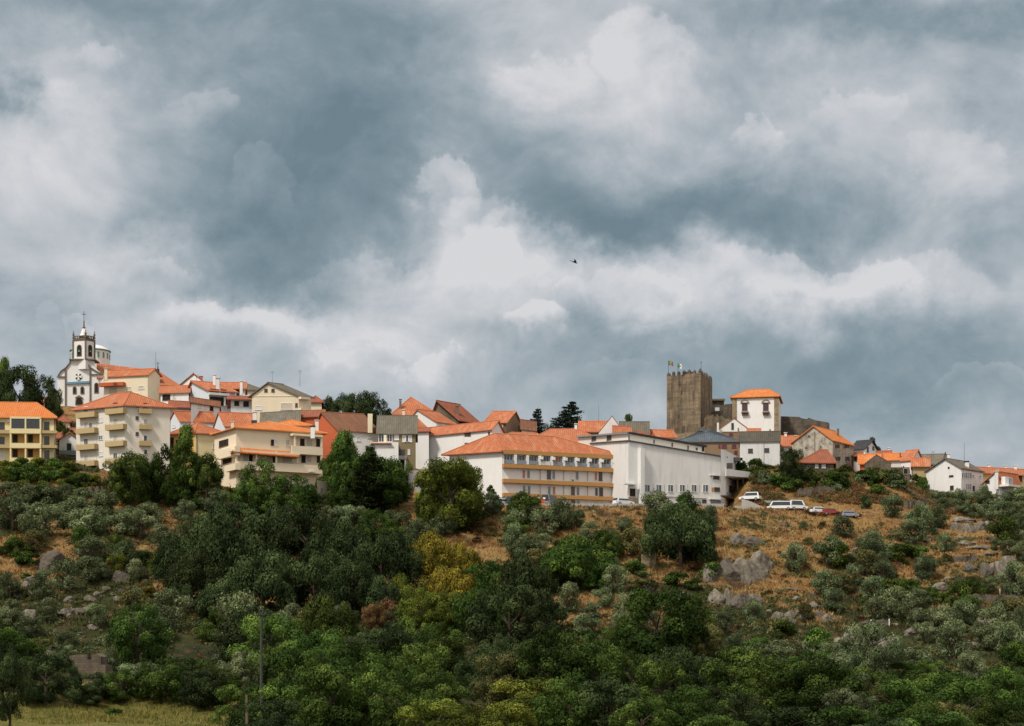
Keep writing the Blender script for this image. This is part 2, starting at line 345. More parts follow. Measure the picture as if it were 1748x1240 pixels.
base=t.math('MULTIPLY_ADD',t.math('SUBTRACT',n1,.5),.32,.60)
base=t.math('MULTIPLY_ADD',t.math('SUBTRACT',n2,.5),.58,base)
base=t.math('MULTIPLY_ADD',t.math('SUBTRACT',.1,bil),.28,base)
# sunlit tops and shaded undersides of the billows
n2b=t.noise(t.vm('ADD',sc,(-.002,0,.012)),15,7,.6,.35)
base=t.math('MULTIPLY_ADD',t.math('SUBTRACT',n2,n2b),.5,base)
wide=t.math('MULTIPLY_ADD',t.math('SUBTRACT',t.noise(sc,1.6,1),.5),.9,t.mapr(sx.outputs[2],0,1,.0,.12))
fld=t.math('ADD',base,t.math('ADD',t.math('MULTIPLY',acc,front),t.math('MULTIPLY',t.math('ADD',wide,.14),t.math('SUBTRACT',1.,front))),clamp=True)
ccol=t.ramp(fld,[(0,(.15,.215,.25)),(.22,(.215,.282,.32)),(.40,(.30,.36,.397)),(.56,(.395,.44,.475)),(.72,(.50,.53,.56)),(.90,(.61,.62,.645)),(1,(.68,.68,.69))])
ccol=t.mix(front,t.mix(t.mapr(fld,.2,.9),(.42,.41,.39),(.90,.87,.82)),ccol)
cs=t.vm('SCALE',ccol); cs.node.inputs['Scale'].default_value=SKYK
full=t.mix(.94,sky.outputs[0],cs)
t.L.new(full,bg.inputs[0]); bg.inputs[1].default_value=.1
# ------------------------------------------------------------------ ground sheet
def axis(lo,hi,st,ext):
    a=list(np.arange(lo,hi+.01,st)); g=st; 
    while a[-1]<ext: g*=1.35; a.append(a[-1]+g)
    g=st
    while a[0]>-ext: g*=1.35; a.insert(0,a[0]-g)
    return np.array(a)
xs=axis(-190,190,1.25,3500); ys=[y for y in axis(20,520,1.0,3600)]; ys=np.array([y for y in ys if y>-400])
X,Y=np.meshgrid(xs,ys); Z=Hn(X.ravel(),Y.ravel()).reshape(X.shape); Z[Y<1]=-6
nx,ny=len(xs),len(ys); V=np.stack([X.ravel(),Y.ravel(),Z.ravel()],1).astype(np.float32)
I=np.arange(nx*ny).reshape(ny,nx); Q=np.stack([I[:-1,:-1],I[:-1,1:],I[1:,1:],I[1:,:-1]],-1).reshape(-1,4)
def npmesh(name,V,Q,mat,tint=None,smooth=False):
    me=bpy.data.meshes.new(name); n=Q.shape[1]
    me.vertices.add(len(V)); me.vertices.foreach_set('co',np.ascontiguousarray(V,dtype=np.float32).ravel())
    me.loops.add(Q.size); me.loops.foreach_set('vertex_index',np.ascontiguousarray(Q,dtype=np.int32).ravel())
    me.polygons.add(len(Q)); me.polygons.foreach_set('loop_start',np.arange(0,Q.size,n,dtype=np.int32)); me.polygons.foreach_set('loop_total',np.full(len(Q),n,dtype=np.int32))
    if tint is not None:
        at_=me.attributes.new('tint','FLOAT','POINT'); at_.data.foreach_set('value',np.ascontiguousarray(tint,dtype=np.float32))
    me.materials.append(mat); me.update(calc_edges=True)
    if smooth: me.polygons.foreach_set('use_smooth',np.ones(len(Q),dtype=bool))
    return me
def groundcol(t,extra=None):
    p=t.n('ShaderNodeNewGeometry').outputs['Position']; s=t.n('ShaderNodeSeparateXYZ'); t.L.new(p,s.inputs[0])
    a=t.noise(p,.055,5,.6,.6); b=t.noise(p,.16,5,.6,.8); c=t.noise(p,.7,5,.65); d=t.noise(t.vm('MULTIPLY',p,(1,1,2.5)),2.6,4,.7)
    # more straw towards the east (x), more green scrub west and low down (y)
    gold=t.math('ADD',t.mapr(s.outputs[0],-45,45,-.04,.04),t.mapr(s.outputs[1],270,345,-.16,.05))
    gm=t.mapr(t.math('ADD',t.math('ADD',a,gold),t.math('MULTIPLY',t.math('SUBTRACT',c,.5),.35)),.40,.54,0,1,True)
    straw=t.mix(t.mapr(b,.40,.60),(.26,.155,.058),(.17,.080,.030)); straw=t.mix(t.mapr(c,.45,.7,0,.7),straw,(.33,.25,.12))
    soil=t.mix(t.mapr(c,.35,.65),(.04,.029,.018),(.09,.056,.032))
    green=t.mix(t.mapr(b,.35,.65),(.022,.028,.010),(.045,.052,.017)); green=t.mix(t.mapr(c,.52,.68,0,.8),green,soil)
    col=t.mix(gm,green,straw); col=t.mix(t.mapr(b,.58,.68,0,.75,True),col,(.07,.045,.03))
    col=t.mix(t.mapr(d,.5,.75,0,.55),col,soil)
    mead=t.math('MULTIPLY',t.mapr(s.outputs[1],232,222,0,1,True),t.mapr(s.outputs[0],-23,-27,0,1,True))
    col=t.mix(mead,col,t.mix(t.mapr(c,.35,.65),(.08,.09,.02),(.18,.15,.045)))
    return col,c,d
m,t,b=newmat('dry_hillside_ground',.95,.1); gc,c_,d_=groundcol(t); t.L.new(gc,b.inputs['Base Color']); bump(t,b,t.math('ADD',c_,d_),1.,.35); M['ground']=m
gme=npmesh('ground',V,Q,M['ground'],smooth=True); go=bpy.data.objects.new('ground',gme); COL.objects.link(go); go['kind']='structure'
# ------------------------------------------------------------------ buildings
def rayplane(px,row,P,n):
    r=Vector(((px-CX)/F,1,(YH-row)/F)); return r*(P.dot(n)/r.dot(n))
class House:
    """footprint A (left), B (near corner), C (right): each (photo column, eave row); D = distance of B"""
    def __init__(s,name,label,cat,D,a=None,b=None,c=None,wall='white',wallb=None,depth=9,ridge=None,along='AB',kind='gable',roof='tile',frac=.5,
                 over=.45,th=.2,inset=None,zbase=None,Da=None,Dc=None,group=None,tops=None,cap=True,cornice=None):
        zE=(YH-b[1])/F*D; s.D=D; s.zE=zE
        P=lambda q,d=None:(lambda dd:Vector(((q[0]-CX)/F*dd,dd,0)))(d or zE*F/(YH-q[1]))
        B=P(b,D)
        if c is None:
            A=P(a,Da); Cc=B+Vector((B.x*.9,B.y,0)).normalized()*depth
        elif a is None:
            Cc=P(c,Dc); A=B+Vector((B.x*.9,B.y,0)).normalized()*depth
        else: A=P(a,Da); Cc=P(c,Dc)
        Dd=A+Cc-B; s.A,s.B,s.C,s.Dd=A,B,Cc,Dd
        s.La=(A-B).length; s.Lb=(Cc-B).length; s.ea=(A-B)/s.La; s.eb=(Cc-B)/s.Lb
        zb=min(H(q.x,q.y) for q in (A,B,Cc,Dd))-1.0 if zbase is None else zbase
        s.zb=zb; s.org=Vector((B.x,B.y,zb)); s.root=empty(name,s.org,label,cat,group)
        if c is not None and a is not None and (A-B).cross(Cc-B).z>0: print('BADFACE',label)
        # face planes
        s.face={}
        for nm,(P0,P1) in dict(AB=(A,B),BC=(B,Cc)).items():
            e=(P1-P0).normalized(); n=Vector((e.y,-e.x,0)); s.face[nm]=(P0,e,n,(P1-P0).length)
        tr=s.Lb*frac if along=='AB' else s.La*frac
        mid=B+(s.eb*tr+s.ea*s.La/2 if along=='AB' else s.ea*tr+s.eb*s.Lb/2)
        s.mid=mid; s.along=along; s.tr=tr
        zR=(YH-ridge)/F*mid.y if ridge is not None else zE; s.zR=zR
        w=MB(); pt=lambda q,z:Vector((q.x,q.y,z))
        T=[zE]*4 if tops is None else tops
        if kind=='gable' and ridge is not None:
            if along=='AB':
                m1=B+s.eb*tr; m2=A+s.eb*tr
                w.poly([pt(A,zb),pt(B,zb),pt(B,zE),pt(A,zE)],mi=0); w.poly([pt(B,zb),pt(Cc,zb),pt(Cc,zE),pt(m1,zR),pt(B,zE)],mi=1)
                w.poly([pt(Cc,zb),pt(Dd,zb),pt(Dd,zE),pt(Cc,zE)],mi=0); w.poly([pt(Dd,zb),pt(A,zb),pt(A,zE),pt(m2,zR),pt(Dd,zE)],mi=1)
            else:
                m1=B+s.ea*tr; m2=Cc+s.ea*tr
                w.poly([pt(A,zb),pt(B,zb),pt(B,zE),pt(m1,zR),pt(A,zE)],mi=0); w.poly([pt(B,zb),pt(Cc,zb),pt(Cc,zE),pt(B,zE)],mi=1)
                w.poly([pt(Cc,zb),pt(Dd,zb),pt(Dd,zE),pt(m2,zR),pt(Cc,zE)],mi=0); w.poly([pt(Dd,zb),pt(A,zb),pt(A,zE),pt(Dd,zE)],mi=1)
        else:
            q=[A,B,Cc,Dd]
            for i in range(4):
                j=(i+1)%4; w.poly([pt(q[i],zb),pt(q[j],zb),pt(q[j],T[j]),pt(q[i],T[i])],mi=i%2)
            w.poly([pt(q[i],T[i]-.02) for i in range(4)],mi=0)
        s.wall=w.build('wall',[M[wall],M[wallb or wall]],s.root,s.org)
        s.roof=None
        if ridge is not None: s.mkroof(kind,along,roof,over,th,inset,tr,cap)
        if kind=='flat' and roof:
            r=MB(); o=over; g=lambda sa,sb,z:B+s.ea*sa+s.eb*sb+Vector((0,0,z))
            r.prism([g(-o,-o,zE),g(-o,s.Lb+o,zE),g(s.La+o,s.Lb+o,zE),g(s.La+o,-o,zE)],[g(-o,-o,zE+th),g(-o,s.Lb+o,zE+th),g(s.La+o,s.Lb+o,zE+th),g(s.La+o,-o,zE+th)])
            s.roof=r.build('roof',M[roof],s.root,s.org)
        if cornice:
            r=MB()
            for nm in ('AB','BC'): s._bx(r,nm,-.12,s.face[nm][3]+.12,zE-.3,zE-.02,-.05,.14)
            r.build('cornice',M[cornice],s.root,s.org)
    def mkroof(s,kind,along,mat,o,th,inset,tr,cap):
        B=s.B; zE,zR=s.zE,s.zR
        if along=='AB': L,Wd,es,et=s.La,s.Lb,s.ea,s.eb
        else: L,Wd,es,et=s.Lb,s.La,s.eb,s.ea
        g=lambda a,b,z:B+es*a+et*b+Vector((0,0,z))
        k1=(zR-zE)/max(tr,.1); k2=(zR-zE)/max(Wd-tr,.1); e1=zE-o*k1+.03; e2=zE-o*k2+.03; zr=zR+.03
        V=[];Fc=[];UV=[]
        if kind=='gable':
            V=[g(-o,-o,e1),g(L+o,-o,e1),g(L+o,tr,zr),g(-o,tr,zr),g(L+o,Wd+o,e2),g(-o,Wd+o,e2)]; Fc=[(0,1,2,3),(3,2,4,5)]
            h1=math.hypot(tr+o,zR-e1); h2=math.hypot(Wd-tr+o,zR-e2)
            UV=[[(0,0),(L+2*o,0),(L+2*o,h1),(0,h1)],[(0,h2),(L+2*o,h2),(L+2*o,0),(0,0)]]; ridges=[(2,3)]
        else:
            i1,i2=(inset if isinstance(inset,tuple) else (inset,inset)) if inset is not None else (min(L/2-.05,Wd/2),)*2
            V=[g(-o,-o,e1),g(L+o,-o,e1),g(L+o,Wd+o,e2),g(-o,Wd+o,e2),g(i1,tr,zr),g(L-i2,tr,zr)]
            Fc=[(0,1,5,4),(1,2,5),(2,3,4,5),(3,0,4)]; ridges=[(4,5),(0,4),(1,5),(3,4),(2,5)]
            for f in Fc:
                p=[V[i] for i in f]; e=(p[1]-p[0]).normalized(); n=e.cross(p[2]-p[0]).normalized(); u=n.cross(e)
                UV.append([((x-p[0]).dot(e),(x-p[0]).dot(u)) for x in p])
        r=MB(); up=Vector((0,0,th)); ed={}
        cen=sum(V,Vector())/len(V)
        for f,u in zip(Fc,UV):
            p=[V[i] for i in f]; n=(p[1]-p[0]).cross(p[2]-p[0])
            idx=list(range(len(f)))
            if n.z<0: idx.reverse()
            r.poly([p[i]+up for i in idx],[u[i] for i in idx]); r.poly([p[i] for i in reversed(idx)],[u[i] for i in reversed(idx)])
            for i in range(len(f)):
                k=tuple(sorted((f[i],f[(i+1)%len(f)]))); ed[k]=ed.get(k,0)+1
        for (i,j),c in ed.items():
            if c==1: r.poly([V[i],V[j],V[j]+up,V[i]+up],[(0,0),(.3,0),(.3,.2),(0,.2)])
        s.roof=r.build('roof',M[mat],s.root,s.org)
        if cap:
            m=MB()
            for i,j in ridges: m.tube(V[i]+up,V[j]+up,.12,.12,6)
            m.build('ridge_cap',M[mat],s.roof,s.org)
    # --- things on the faces
    def _bx(s,m,nm,s0,s1,z0,z1,n0,n1,mi=0):
        P,e,n,L=s.face[nm]; g=lambda a,b,z:Vector((P.x+e.x*a+n.x*b,P.y+e.y*a+n.y*b,z))
        m.prism([g(s0,n1,z0),g(s1,n1,z0),g(s1,n0,z0),g(s0,n0,z0)],[g(s0,n1,z1),g(s1,n1,z1),g(s1,n0,z1),g(s0,n0,z1)],mi)
    def loc(s,nm,px,row,off=0):
        P,e,n,L=s.face[nm]; q=rayplane(px,row,P+n*off,n); return (q-P).dot(e),q.z
    def win(s,nm,px,row,w,h,kind='w',off=0):
        s0,z=s.loc(nm,px-w/2,row,off); s1,_=s.loc(nm,px+w/2,row,off); _,z1=s.loc(nm,px,row-h/2,off); _,z0=s.loc(nm,px,row+h/2,off)
        if s1<s0: s0,s1=s1,s0
        fm,pm,name=dict(w=('wframe','glass','window'),b=('bframe','glass','window'),g=('gframe','glass','window'),B=('wframe','blind','window'),
            W=('wframe','wblind','window'),d=('bframe','dark','window'),D=('gframe','gframe','door'),Db=('bframe','bframe','door'),R=('rframe','glass','window'),G=('wframe','glass2','window'),
            P=('wframe','pink','window'),O=('conc','dark','opening'),Q=('metalgrey','rail','garage_door'),S=('granite','glass','window'))[kind]
        f=MB(); t=min(.09,(s1-s0)*.18)
        s._bx(f,nm,s0-t,s1+t,z1,z1+t,off-.05,off+.07); s._bx(f,nm,s0-t-.05,s1+t+.05,z0-t,z0,off-.05,off+.12)
        s._bx(f,nm,s0-t,s0,z0,z1,off-.05,off+.07); s._bx(f,nm,s1,s1+t,z0,z1,off-.05,off+.07)
        if s1-s0>.9 and kind not in('Q','O','B','W'):
            k=max(1,round((s1-s0)/.8)-1)
            for i in range(k):
                c=s0+(s1-s0)*(i+1)/(k+1); s._bx(f,nm,c-.03,c+.03,z0,z1,off+.03,off+.06)
        fo=f.build(name,M[fm],s.root,s.org); p=MB(); s._bx(p,nm,s0,s1,z0,z1,off-.03,off+.02)
        p.build('pane' if name=='window' else 'panel' if 'door' in name else 'recess',M[pm],fo,s.org); return fo
    def slab(s,nm,px0,px1,r0,r1,n0,n1,mat,name='balcony',mi=None):
        """box on a face between two photo columns and rows, from n0 to n1 metres out of the wall"""
        a,_=s.loc(nm,px0,(r0+r1)/2,n1); b,_=s.loc(nm,px1,(r0+r1)/2,n1); pc=(px0+px1)/2
        _,z1=s.loc(nm,pc,r0,n1); _,z0=s.loc(nm,pc,r1,n1)
        m=MB(); s._bx(m,nm,min(a,b),max(a,b),z0,z1,n0,n1); return m.build(name,M[mat],s.root,s.org)
    def balcony(s,nm,px0,px1,r0,r1,dep=1.1,mat='balc',rail=True):
        a,_=s.loc(nm,px0,(r0+r1)/2,dep); b,_=s.loc(nm,px1,(r0+r1)/2,dep); a,b=min(a,b),max(a,b); pc=(px0+px1)/2
        _,z1=s.loc(nm,pc,r0,dep); _,z0=s.loc(nm,pc,r1,dep); t=.12; m=MB()
        s._bx(m,nm,a,b,z0,z0+.16,-.02,dep-t); s._bx(m,nm,a,b,z0,z1,dep-t,dep); s._bx(m,nm,a,a+t,z0+.16,z1,-.02,dep-t); s._bx(m,nm,b-t,b,z0+.16,z1,-.02,dep-t)
        o=m.build('balcony',M[mat],s.root,s.org)
        if rail:
            m=MB(); s._bx(m,nm,a+.02,b-.02,z1+.14,z1+.18,dep-.08,dep-.04)
            for i in range(5): c=a+.04+(b-a-.12)*i/4; s._bx(m,nm,c,c+.04,z1,z1+.14,dep-.08,dep-.04)
            m.build('railing',M['rail'],o,s.org)
        return o
    def post(s,nm,px,r0,r1,off,w=.25,mat='white',name='column'):
        a,_=s.loc(nm,px,(r0+r1)/2,off); _,z1=s.loc(nm,px,r0,off); _,z0=s.loc(nm,px,r1,off); m=MB(); s._bx(m,nm,a-w/2,a+w/2,z0,z1,off-w,off); return m.build(name,M[mat],s.root,s.org)
    def chim(s,px,r0,r1,w,mat='white',D=None,capm=None):
        D=D or s.mid.y; a=at(px-w/2,r0,D); b=at(px+w/2,r1,D); wd=b.x-a.x; m=MB(); m.box(a.x,b.x,D-wd/2,D+wd/2,b.z-1.2,a.z)
        par=s.roof or s.wall; o=m.build('chimney',M[mat],par,s.org)
        if capm is not False:
            m=MB(); m.box(a.x-.12,b.x+.12,D-wd/2-.12,D+wd/2+.12,a.z+.18,a.z+.3)
            for i in(0,1):
                for j in(0,1): cx=a.x+.06 if i==0 else b.x-.06; cy=D-wd/2+.06 if j==0 else D+wd/2-.06; m.box(cx-.05,cx+.05,cy-.05,cy+.05,a.z,a.z+.18)
            m.f; m.build('chimney_cap',M[capm or mat],s.root if False else par,s.org)
        return o
    def pipe(s,nm,px,r0,r1,mat='conc'):
        a,_=s.loc(nm,px,(r0+r1)/2); _,z1=s.loc(nm,px,r0); _,z0=s.loc(nm,px,r1); m=MB(); s._bx(m,nm,a-.05,a+.05,z0,z1,.01,.1); return m.build('drainpipe',M[mat],s.root,s.org)
def mast(px,r0,r1,D,label,r=.04,arms=True,name='antenna_mast'):
    a=at(px,r0,D); b=at(px,r1,D); m=MB(); m.tube(b,a,r,r*.6,5)
    if arms:
        h=a.z-b.z
        for k,f in enumerate((.96,.9,.84)): m.tube(a+Vector((-.45+.1*k,0,-h*(1-f))),a+Vector((.45-.1*k,0,-h*(1-f))),.018,.018,4)
    return tag(m.build(name,M['iron'],None,b),label,'antenna')
Hs={}
# ---- 1 yellow apartment block at the left edge
h=House('apartment_building','yellow apartment block with bright orange hip roof and brown glazed loggias','apartment building',385,a=(-75,710),b=(92,712),wall='yellow',depth=11,ridge=689,kind='hip',roof='tilebr',inset=(3.4,5),over=.7)
for k,(r,kd) in enumerate(((728,'b'),(753,'b'),(777,'W'))):
    h.win('AB',80,r,7,14,'b'); h.win('AB',3,r,8,12 if k<2 else 14,'b' if k<2 else 'W')
    if k<2: h.slab('AB',70,97,735+25*k,740+25*k,-.02,1.3,'balc','balcony'); h.slab('AB',-20,20,734+25*k,740+25*k,-.02,1.3,'balc','balcony')
for k in range(3):
    for x0,x1 in ((19,42),(45,68)):
        r0=715+25*k; 
        if k==0: h.win('AB',(x0+x1)/2,723.5,x1-x0-1,16,'b',1.3)
        else: h.slab('AB',x0,x1,r0,r0+16,.0,.03,'ochre','loggia_wall'); h.win('AB',x0+7,r0+9,7,12,'d',.04)
    h.slab('AB',17,70,732+25*k,740+25*k,.05,1.5,'yellow','balcony_parapet')
for x in (18,43.5,69): h.post('AB',x,714,788,1.42,.3,'yellow','pillar')
h.slab('AB',17,70,711.5,715,.0,1.42,'yellow','loggia_head'); h.slab('AB',12,16,716,720,0,.3,'wframe','air_conditioner')
for x in (72,95): h.pipe('AB',x,713,786)
Hs['yellow']=h
h=House('house','small white house with green door squeezed between the yellow and the beige apartment blocks','house',394,a=(101,751.5),b=(136,751.5),wall='white',ridge=743,along='BC',roof='tile',depth=7)
h.win('AB',118,767,6,18,'D'); h.slab('AB',101,133,769,777,.8,.86,'rail','railing'); h.win('AB',108,768,4,8,'W')
h=House('house','low red tiled house behind the small white house with green door','house',404,a=(98,748),b=(142,748),wall='pink',ridge=733,roof='tilered',depth=8); h.win('AB',100,760,4,8,'w')
h=House('house','small house with pinkish rounded tile roof below the church wall','house',412,a=(97,720),b=(119,720),wall='cream',ridge=711,kind='hip',roof='tilered',depth=5)
h=House('house','little orange roofed house in front of the church steps beside the dark trees','house',425,a=(66,697),b=(97,697),wall='white',ridge=687,roof='tile',depth=6); h.win('AB',80,705,4,5,'w')
h=House('house','red roofed shed standing beneath the dark trees left of the church','house',430,a=(78,688),b=(92,688),wall='pink',ridge=680,roof='tilered',depth=4)
# ---- 2 beige apartment block
h=House('apartment_building','tall beige five storey apartment block with tan balconies and orange hip roof','apartment building',380,a=(130,698),b=(213,690),c=(290,694),wall='beige',ridge=673,kind='hip',roof='tile',over=.8)
R1=[703.7,731,758.7,787]; R2=[697.5,724.6,753,782.7]; R3=[698,725,753]
for k,r in enumerate(R1):
    h.balcony('AB',129,161,r,r+9); h.win('AB',147,r-4.5,6,9,'w' if k in(0,2) else 'B'); 
    if k==1: h.win('AB',155,r-4,5,9,'G')
    h.win('AB',172,[698,717,747,775][k]+.5,6,7,['W','W','G','W'][k])
h.win('AB',148,805,6,7,'b'); h.win('AB',173.5,804,6,7,'w'); h.win('AB',197,800,6,6,'w')
for k,r in enumerate(R2): h.balcony('AB',179,210,r,r+9); h.win('AB',197,r-4.5,6,9,['b','B','B','w'][k])
for k,r in enumerate(R3): h.balcony('BC',238.5,259.5,r,r+8,.9); h.win('BC',248,r-4.5,5,9,['b','B','w'][k])
h.win('BC',248.5,772,5,8,'w')
for r in (692.5,714,741,): h.win('BC',234,r,3.6,5,'b')
h.win('BC',285,766,4,4,'w')
for x in (165,): h.pipe('AB',x,694,808,'beige')
Hs['beige']=h
# ---- church
D0=440
h=House('church','white baroque church with stone trimmed bell tower, blue band and green edged dome','church',D0,a=(113,628),b=(155,628),wall='white',depth=9,kind='flat',roof=None)
root,org=h.root,h.org; zb=h.zb
def prof(pts,y0,y1,name,mat,D=D0,par=None):
    m=MB(); f=[at(x,r,D) for x,r in pts]; a=[Vector((p.x,y0,p.z)) for p in f]; b=[Vector((p.x,y1,p.z)) for p in f]
    m.prism(a,b); return m.build(name,M[mat],par or root,org)
prof([(99,700),(178,700),(178,639),(172,637),(164,630),(156,620),(154,616),(146,612),(130,612),(122,616),(120,620),(112,629),(104,636),(99,644)],D0-.5,D0+.6,'facade','white')
prof([(120,616),(164,616),(164,614),(120,614)],D0-1.2,D0+4,'tower_cornice','granite')
for x in (113,155): prof([(x-1.1,700),(x+1.1,700),(x+1.1,628),(x-1.1,628)],D0-.75,D0-.45,'pilaster','granite')
# volutes (curved stone edging)
for sgn,pts in ((1,[(121,616),(120,621),(113,629.5),(105,635),(100,643)]),(1,[(147,612),(149,621),(156,629),(164,634),(171,638),(177,639.5)])):
    m=MB()
    for p,q in zip(pts,pts[1:]): m.tube(at(*p,D0)+Vector((0,-.7,0)),at(*q,D0)+Vector((0,-.7,0)),.16,.16,6)
    m.build('volute_moulding',M['granite'],root,org)
prof([(98,645),(113,645),(113,643.5),(98,643.5)],D0-.8,D0-.5,'moulding','granite'); prof([(155,641),(178,641),(178,639.5),(155,639.5)],D0-.8,D0-.5,'moulding','granite')
b_=prof([(115,657),(154,655),(154,651.5),(115,653.5)],D0-.85,D0-.5,'azulejo_band','bluetrim')
# round window with cross
m=MB(); c=at(135,644,D0)
ring=[(math.cos(6.2832*i/16),math.sin(6.2832*i/16)) for i in range(16)]
m.prism([c+Vector((x*.74,-.5,y*.74)) for x,y in ring],[c+Vector((x*.74,-.62,y*.74)) for x,y in ring]); rw=m.build('round_window',M['dark'],root,org)
m=MB()
for k in range(4):
    a=math.pi/2*k; u=Vector((math.cos(a),0,math.sin(a))); v=Vector((-math.sin(a),0,math.cos(a))); q=c+Vector((0,-.72,0))
    p=[q+u*.05-v*.07,q+u*.05+v*.07,q+u*.7+v*.3,q+u*.7-v*.3]; m.prism([x+Vector((0,.12,0)) for x in p],p)
m.build('cross_tracery',M['wframe'],rw,org)
def arched(px,row,w,hh,D,name='arched_window',y=-.5,frame='granite',inner='dark',par=None):
    def sh(k,dy):
        c=at(px,row,D); ww=w/F*D/2+k; hz=hh/F*D/2+k; return [c+Vector((-ww,dy,-hz)),c+Vector((ww,dy,-hz))]+[c+Vector((ww*math.cos(math.pi*i/6),dy,hz-ww+ww*math.sin(math.pi*i/6))) for i in range(7)]
    m=MB(); m.prism(sh(.2,y),sh(.2,y-.12)); o=m.build(name,M[frame],par or root,org); m=MB(); m.prism(sh(0,y-.02),sh(0,y-.16)); m.build('pane',M[inner],o,org); return o
arched(128.3,667,3.4,10,D0); arched(141.4,667,3.4,10,D0); arched(136,686,10,10,D0,'portal'); arched(165.5,663,4.5,15,D0,'arched_window')
m=MB(); a,b,cc=at(129,680,D0),at(143,680,D0),at(136,675.5,D0); dy=Vector((0,-.8,0)); m.prism([a+dy/2,b+dy/2,cc+dy/2],[a+dy,b+dy,cc+dy]); m.build('pediment',M['granite'],root,org)
# belfry: square tower turned so that two faces show
ca=at(125,583,D0); cb=at(146,583,D0-1.4); cc=at(161.5,583,D0+.6); cd=ca+cc-cb
zt=(YH-583)/F*D0; z0=(YH-616)/F*D0
m=MB(); Q=[ca,cb,cc,cd]; m.prism([Vector((q.x,q.y,z0-2)) for q in Q],[Vector((q.x,q.y,zt)) for q in Q]); tw=m.build('belfry',M['white'],root,org)
cen=(ca+cc)/2
def sq(k,z): return [Vector((cen.x+(q.x-cen.x)*k,cen.y+(q.y-cen.y)*k,z)) for q in Q]
m=MB(); m.prism(sq(1.06,zt),sq(1.12,zt+.35)); m.prism(sq(1.0,zt+.35),sq(1.0,zt+.6)); m.build('belfry_cornice',M['granite'],tw,org)
for q in Q:
    m=MB(); d=Vector((q.x-cen.x,q.y-cen.y,0)); p=Vector((q.x,q.y,0)); m.box(p.x-.17,p.x+.17,p.y-.17,p.y+.17,z0,zt); m.build('quoin',M['granite'],tw,org)
    m=MB(); p=cen+d*.98; m.lathe((p.x,p.y,zt+.6),[(.26,0),(.26,.35),(.12,.45),(.26,.8),(.2,1.1),(.07,1.3),(.1,1.5),(0,1.9)],8); m.build('finial',M['granite'],tw,org)
for P,Qq,px,w in ((ca,cb,135.5,6.4),(cb,cc,154,4.8)):
    e=Vector((Qq.x-P.x,Qq.y-P.y,0)).normalized(); n=Vector((e.y,-e.x,0)); mid=(P+Qq)/2; L=(Qq-P).length
    def shp(k,o):
        ww=L*.15+k; c=Vector((mid.x,mid.y,(zt+z0)/2)); hz=1.15+k
        return [c-e*ww+n*o-Vector((0,0,hz)),c+e*ww+n*o-Vector((0,0,hz))]+[c+e*ww*math.cos(math.pi*i/6)+n*o+Vector((0,0,hz-ww+ww*math.sin(math.pi*i/6))) for i in range(7)]
    m=MB(); m.prism(shp(.16,0),shp(.16,.08)); o=m.build('bell_opening',M['granite'],tw,org); m=MB(); m.prism(shp(0,.05),shp(0,.1)); m.build('recess',M['dark'],o,org)
    m=MB(); bc=Vector((mid.x,mid.y,(zt+z0)/2-.35))+n*.05; m.lathe(bc,[(.0,.55),(.16,.5),(.2,.15),(.32,0),(0,.02)],10); m.build('bell',M['copper'],o,org)
m=MB(); zc=zt+.6
m.lathe((cen.x,cen.y,zc),[(1.15,0),(1.2,.25),(1.0,.6),(.72,1.0),(.62,1.35),(.3,2.3),(.36,2.5),(.2,2.7),(.12,3.6),(0.2,3.7),(.1,3.9),(.05,4.4)],8); sp=m.build('spire',M['granite'],tw,org)
m=MB(); m.lathe((cen.x,cen.y,zc+.62),[(1.02,0),(.75,.42),(.66,.75),(.34,1.6)],8); m.build('white_skirt',M['white'],tw,org)
zx=zc+4.3; m=MB(); m.box(cen.x-.05,cen.x+.05,cen.y-.05,cen.y+.05,zx,zx+1.8); m.box(cen.x-.5,cen.x-.05,cen.y-.04,cen.y+.04,zx+1.05,zx+1.15); m.box(cen.x+.05,cen.x+.5,cen.y-.04,cen.y+.04,zx+1.05,zx+1.15); m.build('cross',M['iron'],tw,org)
for k in range(9):
    a=6.2832*k/9
# parapet balusters between finials
m=MB()
for P,Qq in ((ca,cb),(cb,cc)):
    for k in range(1,6):
        q=P+(Qq-P)*k/6; m.box(q.x-.09,q.x+.09,q.y-.09,q.y+.09,zt+.6,zt+1.02)
    e_=(Qq-P).normalized()*.12; n_=Vector((-e_.y,e_.x,0)); a_,b_=P+e_,Qq-e_; up_=lambda v,z:Vector((v.x,v.y,z)); m.prism([up_(a_-n_,zt+1.0),up_(b_-n_,zt+1.0),up_(b_+n_,zt+1.0),up_(a_+n_,zt+1.0)],[up_(a_-n_,zt+1.15),up_(b_-n_,zt+1.15),up_(b_+n_,zt+1.15),up_(a_+n_,zt+1.15)])
m.build('balustrade',M['granite'],tw,org)
